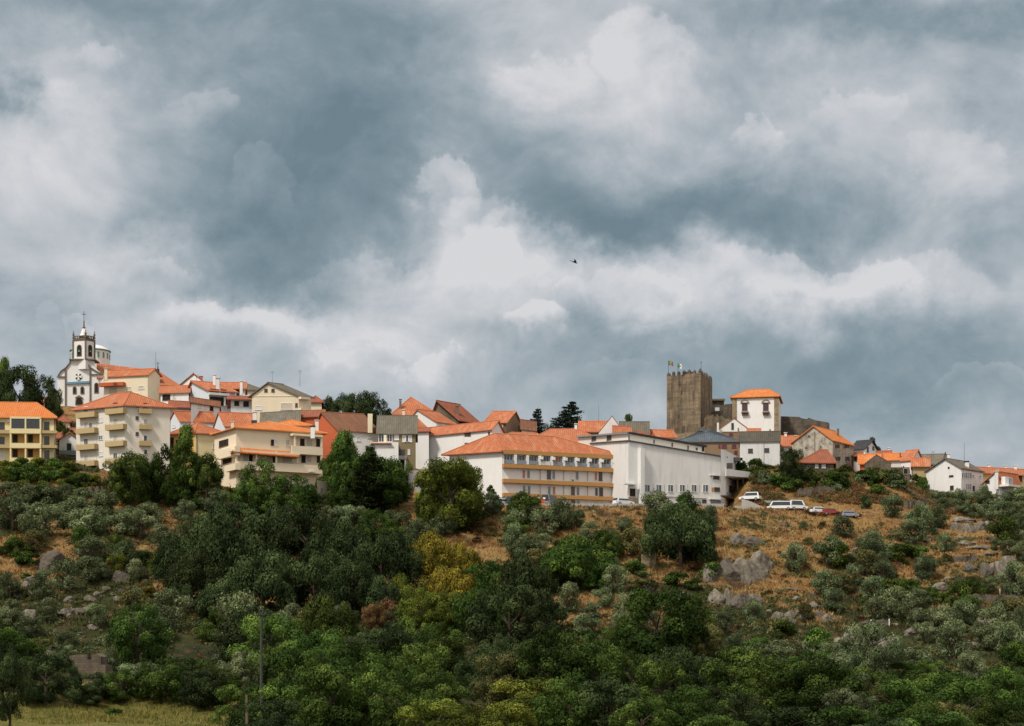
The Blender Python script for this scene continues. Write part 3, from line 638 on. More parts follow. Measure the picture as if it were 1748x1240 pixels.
# drum and dome
dc=at(154,621,455); zd=(YH-601)/F*455
m=MB(); m.lathe((dc.x,dc.y,0),[(4.4,dc.z-4),(4.4,zd)],32); dr=m.build('drum',M['white'],root,org,True)
m=MB(); m.lathe((dc.x,dc.y,zd),[(4.4,-.05),(4.65,0),(4.65,.22),(4.3,.25)],32); m.build('drum_cornice',M['copper'],dr,org)
m=MB(); m.lathe((dc.x,dc.y,zd+.25),[(4.4,0),(3.9,.5),(2.8,1.0),(1.4,1.35),(0,1.5)],32); m.build('dome',M['white'],dr,org,True)
for k in range(20):
    a=6.2832*k/20; x,y=dc.x+4.42*math.cos(a),dc.y+4.42*math.sin(a); m=MB()
    tx,ty=-math.sin(a),math.cos(a); g=lambda u,o,z:Vector((dc.x+(4.38+o)*math.cos(a)+tx*u,dc.y+(4.38+o)*math.sin(a)+ty*u,z))
    m.prism([g(-.22,.1,zd-1.75),g(.22,.1,zd-1.75),g(.22,0,zd-1.75),g(-.22,0,zd-1.75)],[g(-.22,.1,zd-.5),g(.22,.1,zd-.5),g(.22,0,zd-.5),g(-.22,0,zd-.5)]); m.build('drum_window',M['copper'],dr,org)
# nave and transept roofs belong to the church
def churchroof(pts4,name='nave_roof'):
    m=MB(); L1=(pts4[1]-pts4[0]).length; m.poly(pts4,[(0,0),(L1,0),(L1,6),(0,6)]); up=Vector((0,0,-.25)); m.poly([p+up for p in reversed(pts4)],[(0,6),(L1,6),(L1,0),(0,0)])
    for i in range(4): j=(i+1)%4; m.poly([pts4[i],pts4[j],pts4[j]+up,pts4[i]+up],[(0,0),(1,0),(1,.2),(0,.2)])
    return m.build(name,M['tile'],root,org)
churchroof([at(165,645,439),at(277,647,444),at(268,632.5,449),at(165,620.5,446)]); churchroof([at(165,642,456),at(277,645,456),at(268,632.5,449.1),at(165,620.5,446.1)],'nave_roof_back')
m=MB(); m.prism([at(165,700,440),at(268,700,444),at(268,700,455),at(165,700,455)],[at(165,643,440),at(268,645,444),at(268,645,455),at(165,643,455)]); m.build('nave_wall',M['white'],root,org)
churchroof([at(272,657.5,443),at(308,658,446),at(270,633,450),at(268,633,450)],'transept_roof')
m=MB(); m.prism([at(272,690,443.5),at(303,690,446),at(303,690,454),at(272,690,452)],[at(272,657,443.5),at(303,658,446),at(303,658,454),at(272,657,452)]); m.build('transept_wall',M['white'],root,org)
m=MB(); p=at(269.5,632,449.5); m.lathe(p,[(.35,-.3),(.35,.2),(.15,.3),(.1,.9)],8); m.box(p.x-.05,p.x+.05,p.y-.05,p.y+.05,p.z+.9,p.z+1.9); m.box(p.x-.3,p.x-.05,p.y-.04,p.y+.04,p.z+1.35,p.z+1.45); m.box(p.x+.05,p.x+.3,p.y-.04,p.y+.04,p.z+1.35,p.z+1.45); m.build('gable_cross',M['iron'],root,org)
mast(266,601,634,440,'tall thin antenna mast rising behind the cream house beside the church',.05,False)
# ---- cream house right of the church
h=House('house','large cream house with closed blinds and salmon awning against the church nave','house',428,a=(178,643),b=(254,639.5),c=(273,642),wall='cream',ridge=633,frac=.5,roof='tile',over=.35)
for x,r,w,hh in ((193,668,14,13),(220,664,8,6),(241,662,9,5),(232,676,9,8)): h.win('AB',x,r,w,hh,'B')
m=h.slab('AB',168,210,653,659,0,1.2,'redwall','awning'); h.chim(181,631,640,5,'cream',427); h.pipe('AB',253,641,690)
h=House('house','small white house with red porch roof just right of the cream house by the church','house',422,a=(274,672),b=(322,670),wall='white',ridge=661,frac=.8,roof='tile',depth=6)
h.win('AB',284,679,12,9,'d'); h.win('AB',297,677,4,6,'B')
h=House('house','narrow house with weathered red lean to roof right of the beige block roof','house',408,a=(290,695),b=(322,697),wall='conc',ridge=687,roof='tilered',depth=5,frac=.8)
# ---- white houses on the hill, left centre
h=House('house','pale blue white gabled house with dark loggia on the upper hill','house',418,a=(318,662),b=(357,667),c=(402,663),Da=426,Dc=421,wall='bluewhite',wallb='oldwhite',ridge=654,along='BC',frac=.72,roof='tile',over=.5)
h.win('AB',324,666.5,6,6,'d'); h.win('BC',366,667.5,14,5,'d'); h.win('BC',382,669,8,5,'d'); h.slab('BC',358,392,671,675,0,.9,'oldwhite','balcony_parapet')
h.slab('BC',358,384,678,692,.02,.2,'dark','ground_floor_opening'); h.post('BC',384,678,693,.6,.3,'white'); h.slab('BC',386,392,679,691,.02,.15,'dark','ground_floor_opening')
h.chim(366,642,657,4.6,'white',424); h.chim(372,648,658,6,'oldwhite',420)
h=House('house','white gabled house standing behind the pale blue white house','house',428,a=(300,664),b=(352,656),wall='white',ridge=646,along='BC',frac=.42,roof='tile',depth=12); h.chim(343,645,652,5,'redwall',430)
h=House('house','orange roofed house with white chimney right of the dark loggia house','house',424,a=(372,664),b=(418,664),wall='oldwhite',ridge=655,roof='tile',depth=8)
h.win('AB',395,669,4,6,'d'); h.win('AB',406,671,4,11,'d'); h.chim(412,653,665,4.6,'white',421)
h=House('house','grey roofed beige house on the skyline behind the white chimney','house',440,a=(384,666),b=(446,666),wall='cream',ridge=655,kind='hip',roof='tilegrey',depth=10)
h=House('porch','red tiled porch on slim posts over dark doors below the orange roofed house','porch',415,a=(394,682),b=(450,683),wall='oldwhite',ridge=679,frac=.85,roof='tilered',depth=4,over=.9)
h.win('AB',404,689,7,7,'d'); h.win('AB',420,690,8,8,'d'); h.post('AB',449,683,700,1.1,.18,'conc'); h.post('AB',432,683,700,1.1,.18,'conc'); h.slab('AB',440,450,693,700,.9,1,'wframe','fence_panel')
h=House('house','small white house with tiled lean to roof in front of the loggia house','house',406,a=(326,688),b=(374,695),wall='white',wallb='white',ridge=684,frac=.5,roof='tileold',depth=6)
h.win('AB',340,693,7,7,'W'); h.win('AB',361,698,5,7,'d')
h=House('house','wide cream gabled house with brown roof standing high right of the porch','house',412,a=(430,677),b=(510,676.5),c=(531,679),wall='cream',ridge=656.5,along='BC',frac=.63,roof='tilegrey',over=.5)
h.win('AB',454,667,4,4.5,'b'); h.win('AB',466,667,4,4.5,'b'); h.win('AB',489,694,19,10,'B'); h.win('AB',506,692,3,6,'b'); h.win('AB',441,697,10,6,'W')
h.balcony('BC',514,530,678,682,1,'cream',False); h.balcony('BC',514,530,697,701,1,'cream',False); h.slab('AB',432,505,676,677,.0,.08,'beige','string_course'); mast(512,632,660,420,'thin mast behind the wide cream gabled house on the hill',.04); mast(465,634,656,430,'faint antenna mast left of the peak of the cream gabled house',.03)
h=House('house','cream house with faded red roof tucked beside the dark skyline trees','house',425,a=(528,687),b=(549,687),wall='cream',ridge=678,kind='hip',roof='tilered',depth=8)
# ---- middle left rows
h=House('house','long pale blue white house with orange roof right of the beige apartment block','house',400,a=(291,719),b=(307,717.5),c=(368,719),wall='bluewhite',ridge=704.5,along='BC',roof='tile',over=.35); h.win('AB',297,728,4,4,'W'); h.win('BC',340,727,4,4,'W')
h=House('house','house with broad orange roof and white gable parapet in the middle of the roofs','house',394,a=(364,722),b=(384,728),c=(440,727),Da=400,Dc=396,wall='bluewhite',ridge=707,along='BC',roof='tile',over=.25); h.chim(397,722,730,5,'cream',391); h.chim(435,706,730,6.5,'white',392)
h=House('house','house with grey brown roof behind the cream terraced villa','house',398,a=(446,727),b=(510,723),wall='conc',ridge=705,roof='tilegrey',depth=11)
h=House('house','house with patched red roof and rooftop greenery left of the orange red wall','house',402,a=(500,713),b=(552,711),wall='redwall',ridge=703,roof='tilered',depth=7)
h=House('house','house with vivid orange red side wall and long reddish brown roof','house',388,a=(534,731),b=(578,735),c=(646,738),Da=393,Dc=391,wall='redwall',wallb='white',ridge=707.5,along='BC',frac=.62,roof='tileold',over=.4); h.win('BC',634,747,12,2,'W'); h.chim(632,707,729,8,'cream',390,False); h.chim(541,720,732,6,'beige',385); h.win('BC',612,750,5,6,'W')
h=House('house','yellow house with orange hip roof between the beige block and the cream villa','house',386,a=(290,741),b=(333,738),c=(384,741),wall='yellowdk',wallb='yellow',ridge=724,kind='hip',roof='tile',over=.6)
h.win('AB',293.5,757,5,18,'d'); h.win('AB',303,757,4,10,'b'); h.pipe('BC',336,742,800,'iron'); h.win('BC',366,762,6,8,'B')
# ---- cream terraced villa
h=House('villa','cream terraced villa with orange roofs, long curved balconies and white columns','villa',372,a=(366,744),b=(403,731),c=(551,742.5),wall='apricot',ridge=722,kind='hip',roof='tilebr',over=.7,Da=382,Dc=381)
h.win('AB',382,757,15,10,'d',.02); h.win('AB',388,786,14,9,'d',.02)
h.slab('AB',370,401,766,781,0,1.0,'apricot','balcony_parapet'); h.slab('AB',384,402,793,804,0,1.0,'apricot','balcony_parapet')
h.win('BC',465,756,4,9,'d'); h.win('BC',471,756,5,9,'W'); h.win('BC',491,756,6,10,'B')
h.slab('BC',498,551,762.5,774,1.4,1.6,'apricot','balcony_parapet'); h.slab('BC',498,551,774,776,0,1.6,'apricot','balcony_slab')
h.slab('BC',404,551,791,803,1.4,1.6,'apricot','balcony_parapet'); h.slab('BC',404,551,803,805,0,1.6,'apricot','balcony_slab')
for x in (504,549): h.post('BC',x,745,763,1.5,.3,'apricot')
for x in (404,438,472,508,549): h.post('BC',x,771,791,1.55,.32,'apricot')
for x,w,k in ((516,6,'d'),(528,10,'B'),(543,5,'d')): h.win('BC',x,756,w,12,k)
for x,w,k in ((419,9,'B'),(428,5,'d'),(455,18,'B'),(468,5,'d'),(490,16,'B'),(518,6,'d'),(527,9,'B'),(544,5,'d')): h.win('BC',x,783,w,13,k)
h.slab('BC',500,551,741.5,745,.0,1.7,'apricot','porch_head')
# porch roof ribbon over the long balcony
P,e,n,L=h.face['BC']; s0,zt_=h.loc('BC',398,770,2.0); s1,_=h.loc('BC',511,770,2.0); g=lambda a,o,z:Vector((P.x+e.x*a+n.x*o,P.y+e.y*a+n.y*o,z)); m=MB()
m.poly([g(s0,2.1,zt_-.1),g(s1,2.1,zt_-.3),g(s1-.8,.05,zt_+.75),g(s0+.8,.05,zt_+.95)],[(0,0),(12,0),(12,2),(0,2)]); m.poly([g(s0,2.1,zt_-.1),g(s0+.8,.05,zt_+.95),g(s0+.8,.05,zt_-.3),g(s0,2.1,zt_-.3)],[(0,0)]*4); m.poly([g(s1,2.1,zt_-.3),g(s1-.8,.05,zt_-.5),g(s1-.8,.05,zt_+.75)],[(0,0)]*3)
m.poly([g(s0,2.1,zt_-.3),g(s1,2.1,zt_-.5),g(s1,2.1,zt_-.3),g(s0,2.1,zt_-.1)],[(0,0),(12,0),(12,.2),(0,.2)]); m.poly([g(s0,2.1,zt_-.3),g(s0,.05,zt_-.3),g(s1,.05,zt_-.5),g(s1,2.1,zt_-.5)],[(0,0)]*4); m.build('porch_roof',M['tilebr'],h.root,h.org)
h.slab('BC',396,512,771,774,.02,1.7,'apricot','porch_beam')
h.slab('BC',528,536,803,806,1.6,1.8,'wframe','wall_lamp'); h.chim(534,730,738,7,'wframe',376,'iron'); h.win('BC',523,826,8,14,'B')
h=House('house','upper storey with shallow orange roof set behind the cream villa roof','house',392,a=(462,727),b=(530,727),wall='apricot',ridge=719,kind='hip',roof='tilebr',depth=8,over=.5); h.chim(434,718,727,9,'iron',384,False)
h=House('terrace','low cream terrace wing at the foot of the villa beside the tall trees','terrace',368,a=(541,822),b=(566,826),wall='apricot',kind='flat',roof='apricot',depth=8,over=.1); h.win('AB',549,838,5,9,'B')
# ---- olive walled house group
h=House('house','olive brown house with grey roof and white shutters above the small balcony','house',384,a=(646,740),b=(709,740),wall='olive',ridge=712,roof='tilegrey',depth=13)
h.win('AB',651,748,8,13,'w'); h.win('AB',665,748,8,12,'w'); h.win('AB',677,747,6,8,'W'); h.win('AB',690,749,5,11,'W'); h.win('AB',695,749,5,11,'w'); h.win('AB',700,749,5,11,'W'); h.win('AB',686,773,9,9,'b'); h.win('AB',698,772,3,9,'W')
h.slab('AB',676,694,778,784,0,1.6,'conc','balcony'); h.post('AB',682,785,806,1.5,.22,'white'); h.post('AB',692,785,806,1.5,.3,'white'); h.slab('AB',683,692,786,808,.02,.1,'dark','carport_opening')
h=House('house','white annex with sloping top in front of the olive brown house','house',380,a=(632,755),b=(680,755),wall='white',kind='flat',roof=None,depth=4); h.win('AB',667,762,9,1.5,'B'); h.chim(657.5,743,757,4,'cream',382,False)
h.slab('AB',633,668,756,758,-.5,.5,'tile','eave_tiles')
h=House('house','stately dark walled house with steep orange hip roof and slim chimney on the skyline','house',440,a=(674,706),b=(746,708),wall='rubble',ridge=680,kind='hip',roof='tile',depth=13,inset=(6,3.5),over=.8); h.chim(683.5,684,697,3.6,'granite',440)
h=House('house','long dark walled house with pale roof edge right of the steep hip roof','house',434,a=(736,702),b=(782,716),c=(817,712),wall='rubble',ridge=689,along='BC',frac=.75,roof='tilered',over=.6,Da=436,Dc=440); h.chim(781,696,702,5,'granite',436)
for x in (787,797,806): h.win('BC',x,722,4,6,'d')
h=House('house','white gabled house with orange roof in front of the dark walled houses','house',420,a=(697,713),b=(745,721),c=(777,722),wall='white',ridge=703,along='BC',frac=.66,roof='tile',over=.3,Da=421,Dc=424); h.win('BC',752,728,6,5,'B'); h.win('BC',764,728,6,5,'G')
h=House('house','small white house with orange lean to and cream chimney beside the grey roof','house',408,a=(686,722),b=(705,729),c=(728,728),wall='white',ridge=714,along='BC',frac=.9,roof='tile',over=.25,Da=409,Dc=410); h.chim(689,702,715,4.5,'cream',410)
h=House('house','low pale house with faded red eaves under the cream chimney','house',402,a=(690,738),b=(732,737),wall='white',ridge=733,roof='tilered',depth=5)
h=House('row_house','long white two storey building with thin orange roof edge left of the hotel','house',395,a=(708,749),b=(840,733),c=(859,739),wall='white',ridge=727,kind='gable',along='AB',roof='tile',over=.4,frac=.5,Da=408,Dc=400)
h.win('AB',796,742,4,4.5,'b'); h.win('AB',801,742,4,4.5,'b'); h.win('AB',796,759,4,4,'b'); h.win('AB',801,759,4,4,'b'); h.win('AB',835,742,2.2,8,'b')
h=House('house','brown rendered house with orange roof and dark window on the skyline','house',425,a=(828,722),b=(864,722),c=(893,726),wall='rubble',wallb='brownwall',ridge=704,along='AB',roof='tile',over=.35,Dc=437); h.win('AB',854,729,8,6,'W'); h.win('BC',887,731,4,6,'b')
h=House('house','low house with dull brown roof and white wall right of the brown rendered house','house',428,a=(890,733),b=(914,736),wall='oldwhite',ridge=720,roof='tileold',depth=8)
# ---- hotel
h=House('hotel','long white hotel with ochre bands, glazed top floor and orange hip roof','hotel',378,a=(767,774),b=(857,768),c=(1063,778),wall='white',ridge=746,kind='hip',along='BC',roof='tile',over=.9,inset=(3.8,9),Dc=388)
hb=h.face['BC'][3]
def band(z0r,z1r,out,name,mat='ochre'):
    z1=(YH-z0r)/F*378; z0=(YH-z1r)/F*378; m=MB(); h._bx(m,'BC',0.,hb+.02,z0,z1,-.02,out); return m.build(name,M[mat],h.root,h.org)
band(768.5,775.5,.75,'eave_band'); band(792.4,799,.9,'balcony_band'); band(818,824.5,.9,'balcony_band'); band(842,848.4,.9,'balcony_band')
zt0=(YH-791.8)/F*378; zt1=(YH-775.7)/F*378
for k in range(10):
    px=750+(570+k*100.2)/4.856; s0,_=h.loc('BC',px-7.4,785); s1,_=h.loc('BC',px+7.4,785)
    f=MB(); h._bx(f,'BC',s0,s1,zt1-.12,zt1,.0,.08); h._bx(f,'BC',s0,s0+.08,zt0,zt1-.12,0,.08); h._bx(f,'BC',s1-.08,s1,zt0,zt1-.12,0,.08)
    for j in (1,2): c=s0+(s1-s0)*j/3; h._bx(f,'BC',c-.035,c+.035,zt0,zt1-.12,.03,.08)
    fo=f.build('window',M['wframe'],h.root,h.org); p=MB(); h._bx(p,'BC',s0+.08,s1-.08,zt0,zt1-.12,-.03,.025); p.build('pane',M['glass' if k!=4 else 'pink'],fo,h.org)
    m=MB(); h._bx(m,'BC',s0,s1,zt0,zt0+.72,.72,.78); m.build('balustrade',M['wblind' if k==3 else 'rail'],h.root,h.org)
    if k<9: sc,_=h.loc('BC',px+10.3,785); m=MB(); h._bx(m,'BC',sc-.28,sc+.28,zt0,zt1,.0,.72); m.build('pillar',M['white'],h.root,h.org)
    if k in(2,3,4,5,6,7,8): m=MB(); h._bx(m,'BC',s1+.35,s1+.95,zt1-.75,zt1-.2,.74,1.05); m.build('air_conditioner',M['wframe'],h.root,h.org)
slope=lambda px,r:r+(px-857)/206*6.5
for r,xs in ((808.5,((894,'P'),(902,'G'),(937,'b'),(945,'G'),(985,'G'),(1017,'P'),(1025,'b'),(1056.5,'G'))),(835,((894.5,'G'),(903,'G'),(937.5,'G'),(945.5,'P'),(978,'b'),(986.5,'G'),(1018,'w'),(1026,'b'),(1057,'G'))),(858,((895.5,'G'),(904,'W'),(978.5,'b'),(987,'G'),(1019,'W'),(1027,'W')))):
    for px,k in xs: h.win('BC',px,slope(px,r),4.6,13.5 if px<1050 else 15,k,.02)
h.win('BC',977.5,slope(977,817),4,4,'G'); 
for px in (922,962,1003): h.pipe('BC',px,slope(px,800),slope(px,817)); h.pipe('BC',px,slope(px,826),slope(px,842))
for px,r,w in ((867,756,6),(885,755.5,6),(913,757,7),(930,760,6),(954,761,6),(995,763,5)):
    D=386 if px<940 else 388; p=at(px,r,D)
# vents standing on the roof slope
for px,r in ((867,755),(885,755),(905,757),(922,758.5),(955,761),(996,764)):
    P,e,n,L=h.face['BC']; s_,z_=h.loc('BC',px,r,0)
    # slope height at distance q behind the face
    k1=(h.zR-h.zE)/max(h.tr,.1); q=None
    for i in range(80):
        dd=i*.1; s2,z2=h.loc('BC',px,r,-dd)
        if z2<=h.zE+k1*dd+.25: q=dd; break
    if q: m=MB(); h._bx(m,'BC',s2-.35,s2+.35,z2-.15,z2+.16,-q-.5,-q+.1); m.build('roof_vent',M['tilered'],h.roof,h.org)
h=House('hotel_wing','rear hotel wing with broad orange hip roof rising behind the banded hotel','building',404,a=(895,758),b=(1035,757),wall='white',ridge=734.5,kind='hip',roof='tile',depth=18,inset=(6,5)); h.chim(983,726,735,4.5,'white')
h=House('hotel_link','low orange roofed link behind the left end of the banded hotel','building',394,a=(848,752),b=(925,755),wall='white',ridge=741,kind='hip',roof='tile',depth=8,inset=(1,3)); h.chim(856,740,745,8,'conc',390,False)
# ---- big white hall
DB=380.; u=lambda px,D:Vector(((px-CX)/F*D,D,0)); zz=lambda r,D:(YH-r)/F*D
hall=empty('exhibition_hall',u(1072.6,DB)+Vector((0,0,30)),'big windowless white hall with sloping roof lines and a row of square windows','hall'); ho=hall.location.copy()
A_=u(1009,396);B_=u(1072.6,DB);C_=u(1240,391);D_=A_+C_-B_
eB=(C_-B_).normalized(); Lb=(C_-B_).length
zA,zB,zC=zz(758,396),zz(753.6,DB),zz(782,391)
def pz(p,z): return Vector((p.x,p.y,z))
m=MB(); m.prism([pz(q,29) for q in (A_,B_,C_,D_)],[pz(A_,zA),pz(B_,zB),pz(C_,zC),pz(D_,zC+.4)]); m.build('wall',M['hall'],hall,ho)
class Fc(House):
    def __init__(s,root,org,faces): s.root=root; s.org=org; s.roof=None; s.face={k:(P,(Q-P).normalized(),Vector(((Q-P).normalized().y,-(Q-P).normalized().x,0)),(Q-P).length) for k,(P,Q) in faces.items()}; s.wall=None
h=Fc(hall,ho,dict(L=(A_,B_),M=(B_,C_)))
def edge(P,Q,zp,zq,th,out,name,mat='slate',down=.0):
    n=Vector(((Q-P).normalized().y,-(Q-P).normalized().x,0)); e=(Q-P).normalized()*.1; m=MB(); a,b=P-e,Q+e
    m.prism([pz(a+n*out,zp-down),pz(b+n*out,zq-down),pz(b-n*.5,zq-down),pz(a-n*.5,zp-down)],[pz(a+n*out,zp+th),pz(b+n*out,zq+th),pz(b-n*.5,zq+th),pz(a-n*.5,zp+th)]); return m.build(name,M[mat],hall,ho)
edge(B_,C_,zB,zC,.22,.3,'roof_edge'); edge(A_,B_,zA,zB,.22,.3,'roof_edge')
# upper tier
off=Vector((.6,3.,0)); A2=u(987,400);B2=u(1073,384);C2=u(1203,394);D2=A2+C2-B2
z2a,z2b,z2c=zz(747,400),zz(741,384),zz(764,394)
m=MB(); m.prism([pz(q,40) for q in (A2,B2,C2,D2)],[pz(A2,z2a),pz(B2,z2b),pz(C2,z2c),pz(D2,z2c)]); m.build('upper_storey',M['beige'],hall,ho)
edge(B2,C2,z2b,z2c,.35,.6,'upper_roof_edge','dkslate'); edge(A2,B2,z2a,z2b,.25,.5,'upper_roof_edge','metalgrey')
m=MB(); m.prism([pz(q,z) for q,z in ((A2,z2a+.2),(B2,z2b+.3),(C2,z2c+.3),(D2,z2c+.3))],[pz(q,z) for q,z in ((A2,z2a+.3),(B2,z2b+.4),(C2,z2c+.4),(D2,z2c+.4))]); m.build('roof',M['slate'],hall,ho)
h2=Fc(hall,ho,dict(L=(A2,B2),M=(B2,C2)))
h2.win('L',1014,748.7,7,7,'S'); h2.win('L',1040,747.5,7,7,'S'); h2.win('M',1189,767,4,5,'w'); h2.win('M',1200,767,3,7,'d')
for x,r0,r1 in ((1074,742,752),(1117,750,757.5),(1148,755,763),(1175,760,768)): h2.slab('M',x-.7,x+.7,r0+1,r1,.0,.15,'bframe','bracket')
# pilaster, windows, trims
P,e,n,L=h.face['M']
s0,z0=h.loc('M',1088.5,767); s1,_=h.loc('M',1095.5,767); m=MB(); h._bx(m,'M',s0,s1,29.3,zz(767,382),0,1.1); m.build('pilaster',M['hall'],hall,ho)
for x in (1104.5,1124.5,1144.5,1164.5,1184.5,1204.2): h.win('M',x,834,8.4,11.5,'G'); h.slab('M',x+1.5,x+4,828.5,839.5,.03,.06,'glass','shutter')
h.slab('M',1097,1206,848,849.2,0,.12,'conc','string_course')
for x in (1098,1115,1134,1154,1174,1194): h.slab('M',x-.25,x+.25,827,841,0,.04,'conc','joint')
h.win('M',1222.7,815,8.5,6,'b'); h.slab('M',1213,1231,811,812.3,0,.4,'hall','canopy'); h.win('M',1224,836,8,6,'b'); h.slab('M',1215,1220,832.5,839.5,0,.05,'ochre','panel'); h.win('M',1222.5,859,18,13,'Q'); h.win('M',1202,859.5,6,11,'b')
h.slab('M',1212,1232,851.5,853,0,.5,'hall','canopy')
# left part: recessed entry with dark window
h.win('M',1079.7,841,8,12,'d'); h.slab('M',1067,1088,825.5,827.5,0,1,'hall','canopy'); h.slab('M',1073,1089,849.5,866,0,.4,'quoin','stone_base')
# tower fin and entrance block at the right end
T0,T1=u(1230.5,388.5),u(1238.5,389.5); T2=u(1257,401); T3=T0+T2-T1
m=MB(); m.prism([pz(q,29) for q in (T0,T1,T2,T3)],[pz(T0,zz(767,388.5)),pz(T1,zz(769,389.5)),pz(T2,zz(779,401)),pz(T3,zz(777,401))]); m.build('stair_tower',M['hall'],hall,ho)
ht=Fc(hall,ho,dict(F=(T0,T1),R=(T1,T2)))
for k in range(5): ht.win('R',1241+k*2.1,795.5,.9,8,'d')
ht.win('R',1246,815.5,4,5,'d'); ht.win('R',1247,838,5,15,'b'); ht.slab('R',1244,1250,842,847,.02,.4,'rail','railing'); ht.win('R',1246.5,857,6,10,'b'); ht.slab('R',1242,1262,850,852,0,1.4,'bframe','canopy')
b0,b1,b2=u(1240,388),u(1281,393),u(1262,404); b3=b0+b2-b1
m=MB(); m.prism([pz(q,z) for q,z in ((b0,zz(812.5,388)),(b1,zz(815.5,393)),(b2,zz(815.5,393)),(b3,zz(812.5,388)))],[pz(q,z) for q,z in ((b0,zz(800.5,388)),(b1,zz(806,393)),(b2,zz(806,393)),(b3,zz(800.5,388)))]); m.build('balcony_block',M['hall'],hall,ho)
for x,D in ((1259,394),(1263,399),(1268.5,394)):
    p=at(x,850,D); m=MB(); m.box(p.x-.14,p.x+.14,D-.14,D+.14,29.5,zz(814,D)); m.build('column',M['olive'],hall,ho)
p=at(1259,785,399); m=MB(); m.prism([p+Vector(v) for v in((-.9,-1,-.5),(.9,-1,-.3),(.9,1,-.3),(-.9,1,-.5))],[p+Vector(v) for v in((-1.2,-1,.4),(.9,-1,.3),(.9,1,.3),(-1.2,1,.4))]); m.build('roof_lantern',M['glass'],hall,ho)
p=at(1265,785,399); m=MB(); m.box(p.x-.15,p.x+.15,398,400,p.z-.6,p.z+.6); m.build('lantern_end',M['wframe'],hall,ho)
# ---- hill crest behind the hall
h=House('house','orange roofed house on the crest left of the ruined white gable','house',434,a=(990,737),b=(1038,737),wall='brownwall',ridge=721,roof='tile',frac=.5,depth=9)
h=House('house','whitewashed broken gable with patchy plaster on the crest behind the hall','house',429,a=(1022,740),b=(1066,741),wall='white',ridge=715,along='BC',frac=.48,roof='tileold',depth=7,over=.0,cap=False)
h=House('house','long white and stone house sloping down behind the hall roof','house',435,a=(1060,734),b=(1106,745),wall='rubble',ridge=722,along='AB',frac=.4,roof='tilegrey',depth=8,Da=435); h.chim(1065,721,731,3,'brownwall',430,False)
h=House('house','little orange lean to roof in front of the whitewashed broken gable','house',424,a=(1048,740),b=(1076,742),wall='white',ridge=730,roof='tile',depth=5)
h=House('house','low house with red gable end and orange roof below the keep','house',430,a=(1108,747),b=(1121,747),c=(1155,747),Da=434,Dc=431,wall='redwall',wallb='cream',ridge=736,along='BC',roof='tile',over=.2)
h=House('house','narrow dull red roofed house between the hall roof and the keep','house',436,a=(1090,742),b=(1116,744),wall='redwall',ridge=735,roof='tilered',depth=6)
h=House('stone_rampart','long low pale stone wall at the foot of the keep','stone wall',445,a=(1152,741),b=(1238,737),wall='quoin',kind='flat',roof=None,depth=4)
mast(1022,690,722,436,'thin mast above the orange roof left of the broken white gable',.035,False)
h=House('house','stone building with blue slate hip roof and red framed windows below the keep','house',420,a=(1152,755),b=(1262,754),wall='brownwall',ridge=736.5,kind='hip',roof='slate',depth=10,inset=(8.5,8),over=.3)
for x,r,w in ((1236,762,7),(1253,762,6),(1228,762,2.5),(1256,773,4)): h.win('AB',x,r,w,5,'R')
h=House('house','flat topped brown stone house between the slate roof and the grey roofed white house','house',432,a=(1234,738),b=(1264,738),wall='brownwall',kind='flat',roof='conc',depth=6,over=.1,th=.15); h.win('AB',1248,742,5,3,'R')
h=House('house','tall grey roofed white house with two small windows above the green bank','house',405,a=(1263,755),b=(1331,754),wall='oldwhite',ridge=739,frac=.5,roof='tilemoss',depth=10,over=.25); h.win('AB',1281,770,6.5,6,'b'); h.win('AB',1309,769,6.5,6,'b'); h.pipe('AB',1304,756,795,'conc')
h.chim(1260.5,731,742,2.5,'brownwall',412,False); h.chim(1314.5,733,741,2.5,'brownwall',412,False)
h=House('house','house with small orange roof peeping above the mossy grey roof','house',422,a=(1278,741),b=(1296,741),wall='cream',ridge=734,roof='tile',depth=4)
h=House('house','white lean to house with dark green door at the foot of the manor','house',462,a=(1222,738),b=(1284,738),wall='white',ridge=718,along='BC',frac=.5,roof='tileold',depth=6,over=.1,cap=False); h.win('AB',1250.5,728,3,10,'D'); h.chim(1225.5,722,733,3.2,'white',461,False)
# ---- manor with red windows
h=House('manor_house','white manor with stone corners, orange hip roof and two red pedimented windows','manor house',472,a=(1250,679),b=(1329,676.5),c=(1333,678),wall='white',ridge=667,kind='hip',along='AB',roof='tilebr',over=.5,inset=(2.6,3.2),Dc=484)
h.slab('AB',1250,1257.5,679.8,745,0,.12,'quoin','quoin'); h.slab('AB',1321.5,1329.5,677.5,752,0,.12,'quoin','quoin'); h.slab('AB',1250,1329,677.5,680,0,.25,'quoin','cornice')
for x in (1271.3,1307.3):
    h.win('AB',x,694.5,8.2,13,'R'); h.slab('AB',x-6,x+6,703,705,0,.8,'granite','window_ledge')
    for k in range(4): h.slab('AB',x-5+k*3,x-3.6+k*3,705.2,709,0,.55,'granite','corbel')
    s_,z_=h.loc('AB',x,686); P,e,n,L=h.face['AB']; m=MB()
    for i in range(8):
        a0,a1=math.pi*i/8,math.pi*(i+1)/8; q=lambda a,r,o:Vector((P.x+e.x*(s_+r*math.cos(a))+n.x*o,P.y+e.y*(s_+r*math.cos(a))+n.y*o,z_-.15+r*.72*math.sin(a)))
        m.prism([q(a0,.75,0),q(a0,.95,0),q(a1,.95,0),q(a1,.75,0)],[q(a0,.75,.2),q(a0,.95,.2),q(a1,.95,.2),q(a1,.75,.2)])
    h._bx(m,'AB',s_-1.05,s_+1.05,z_-.32,z_-.17,0,.22); m.build('pediment',M['quoin'],h.root,h.org)
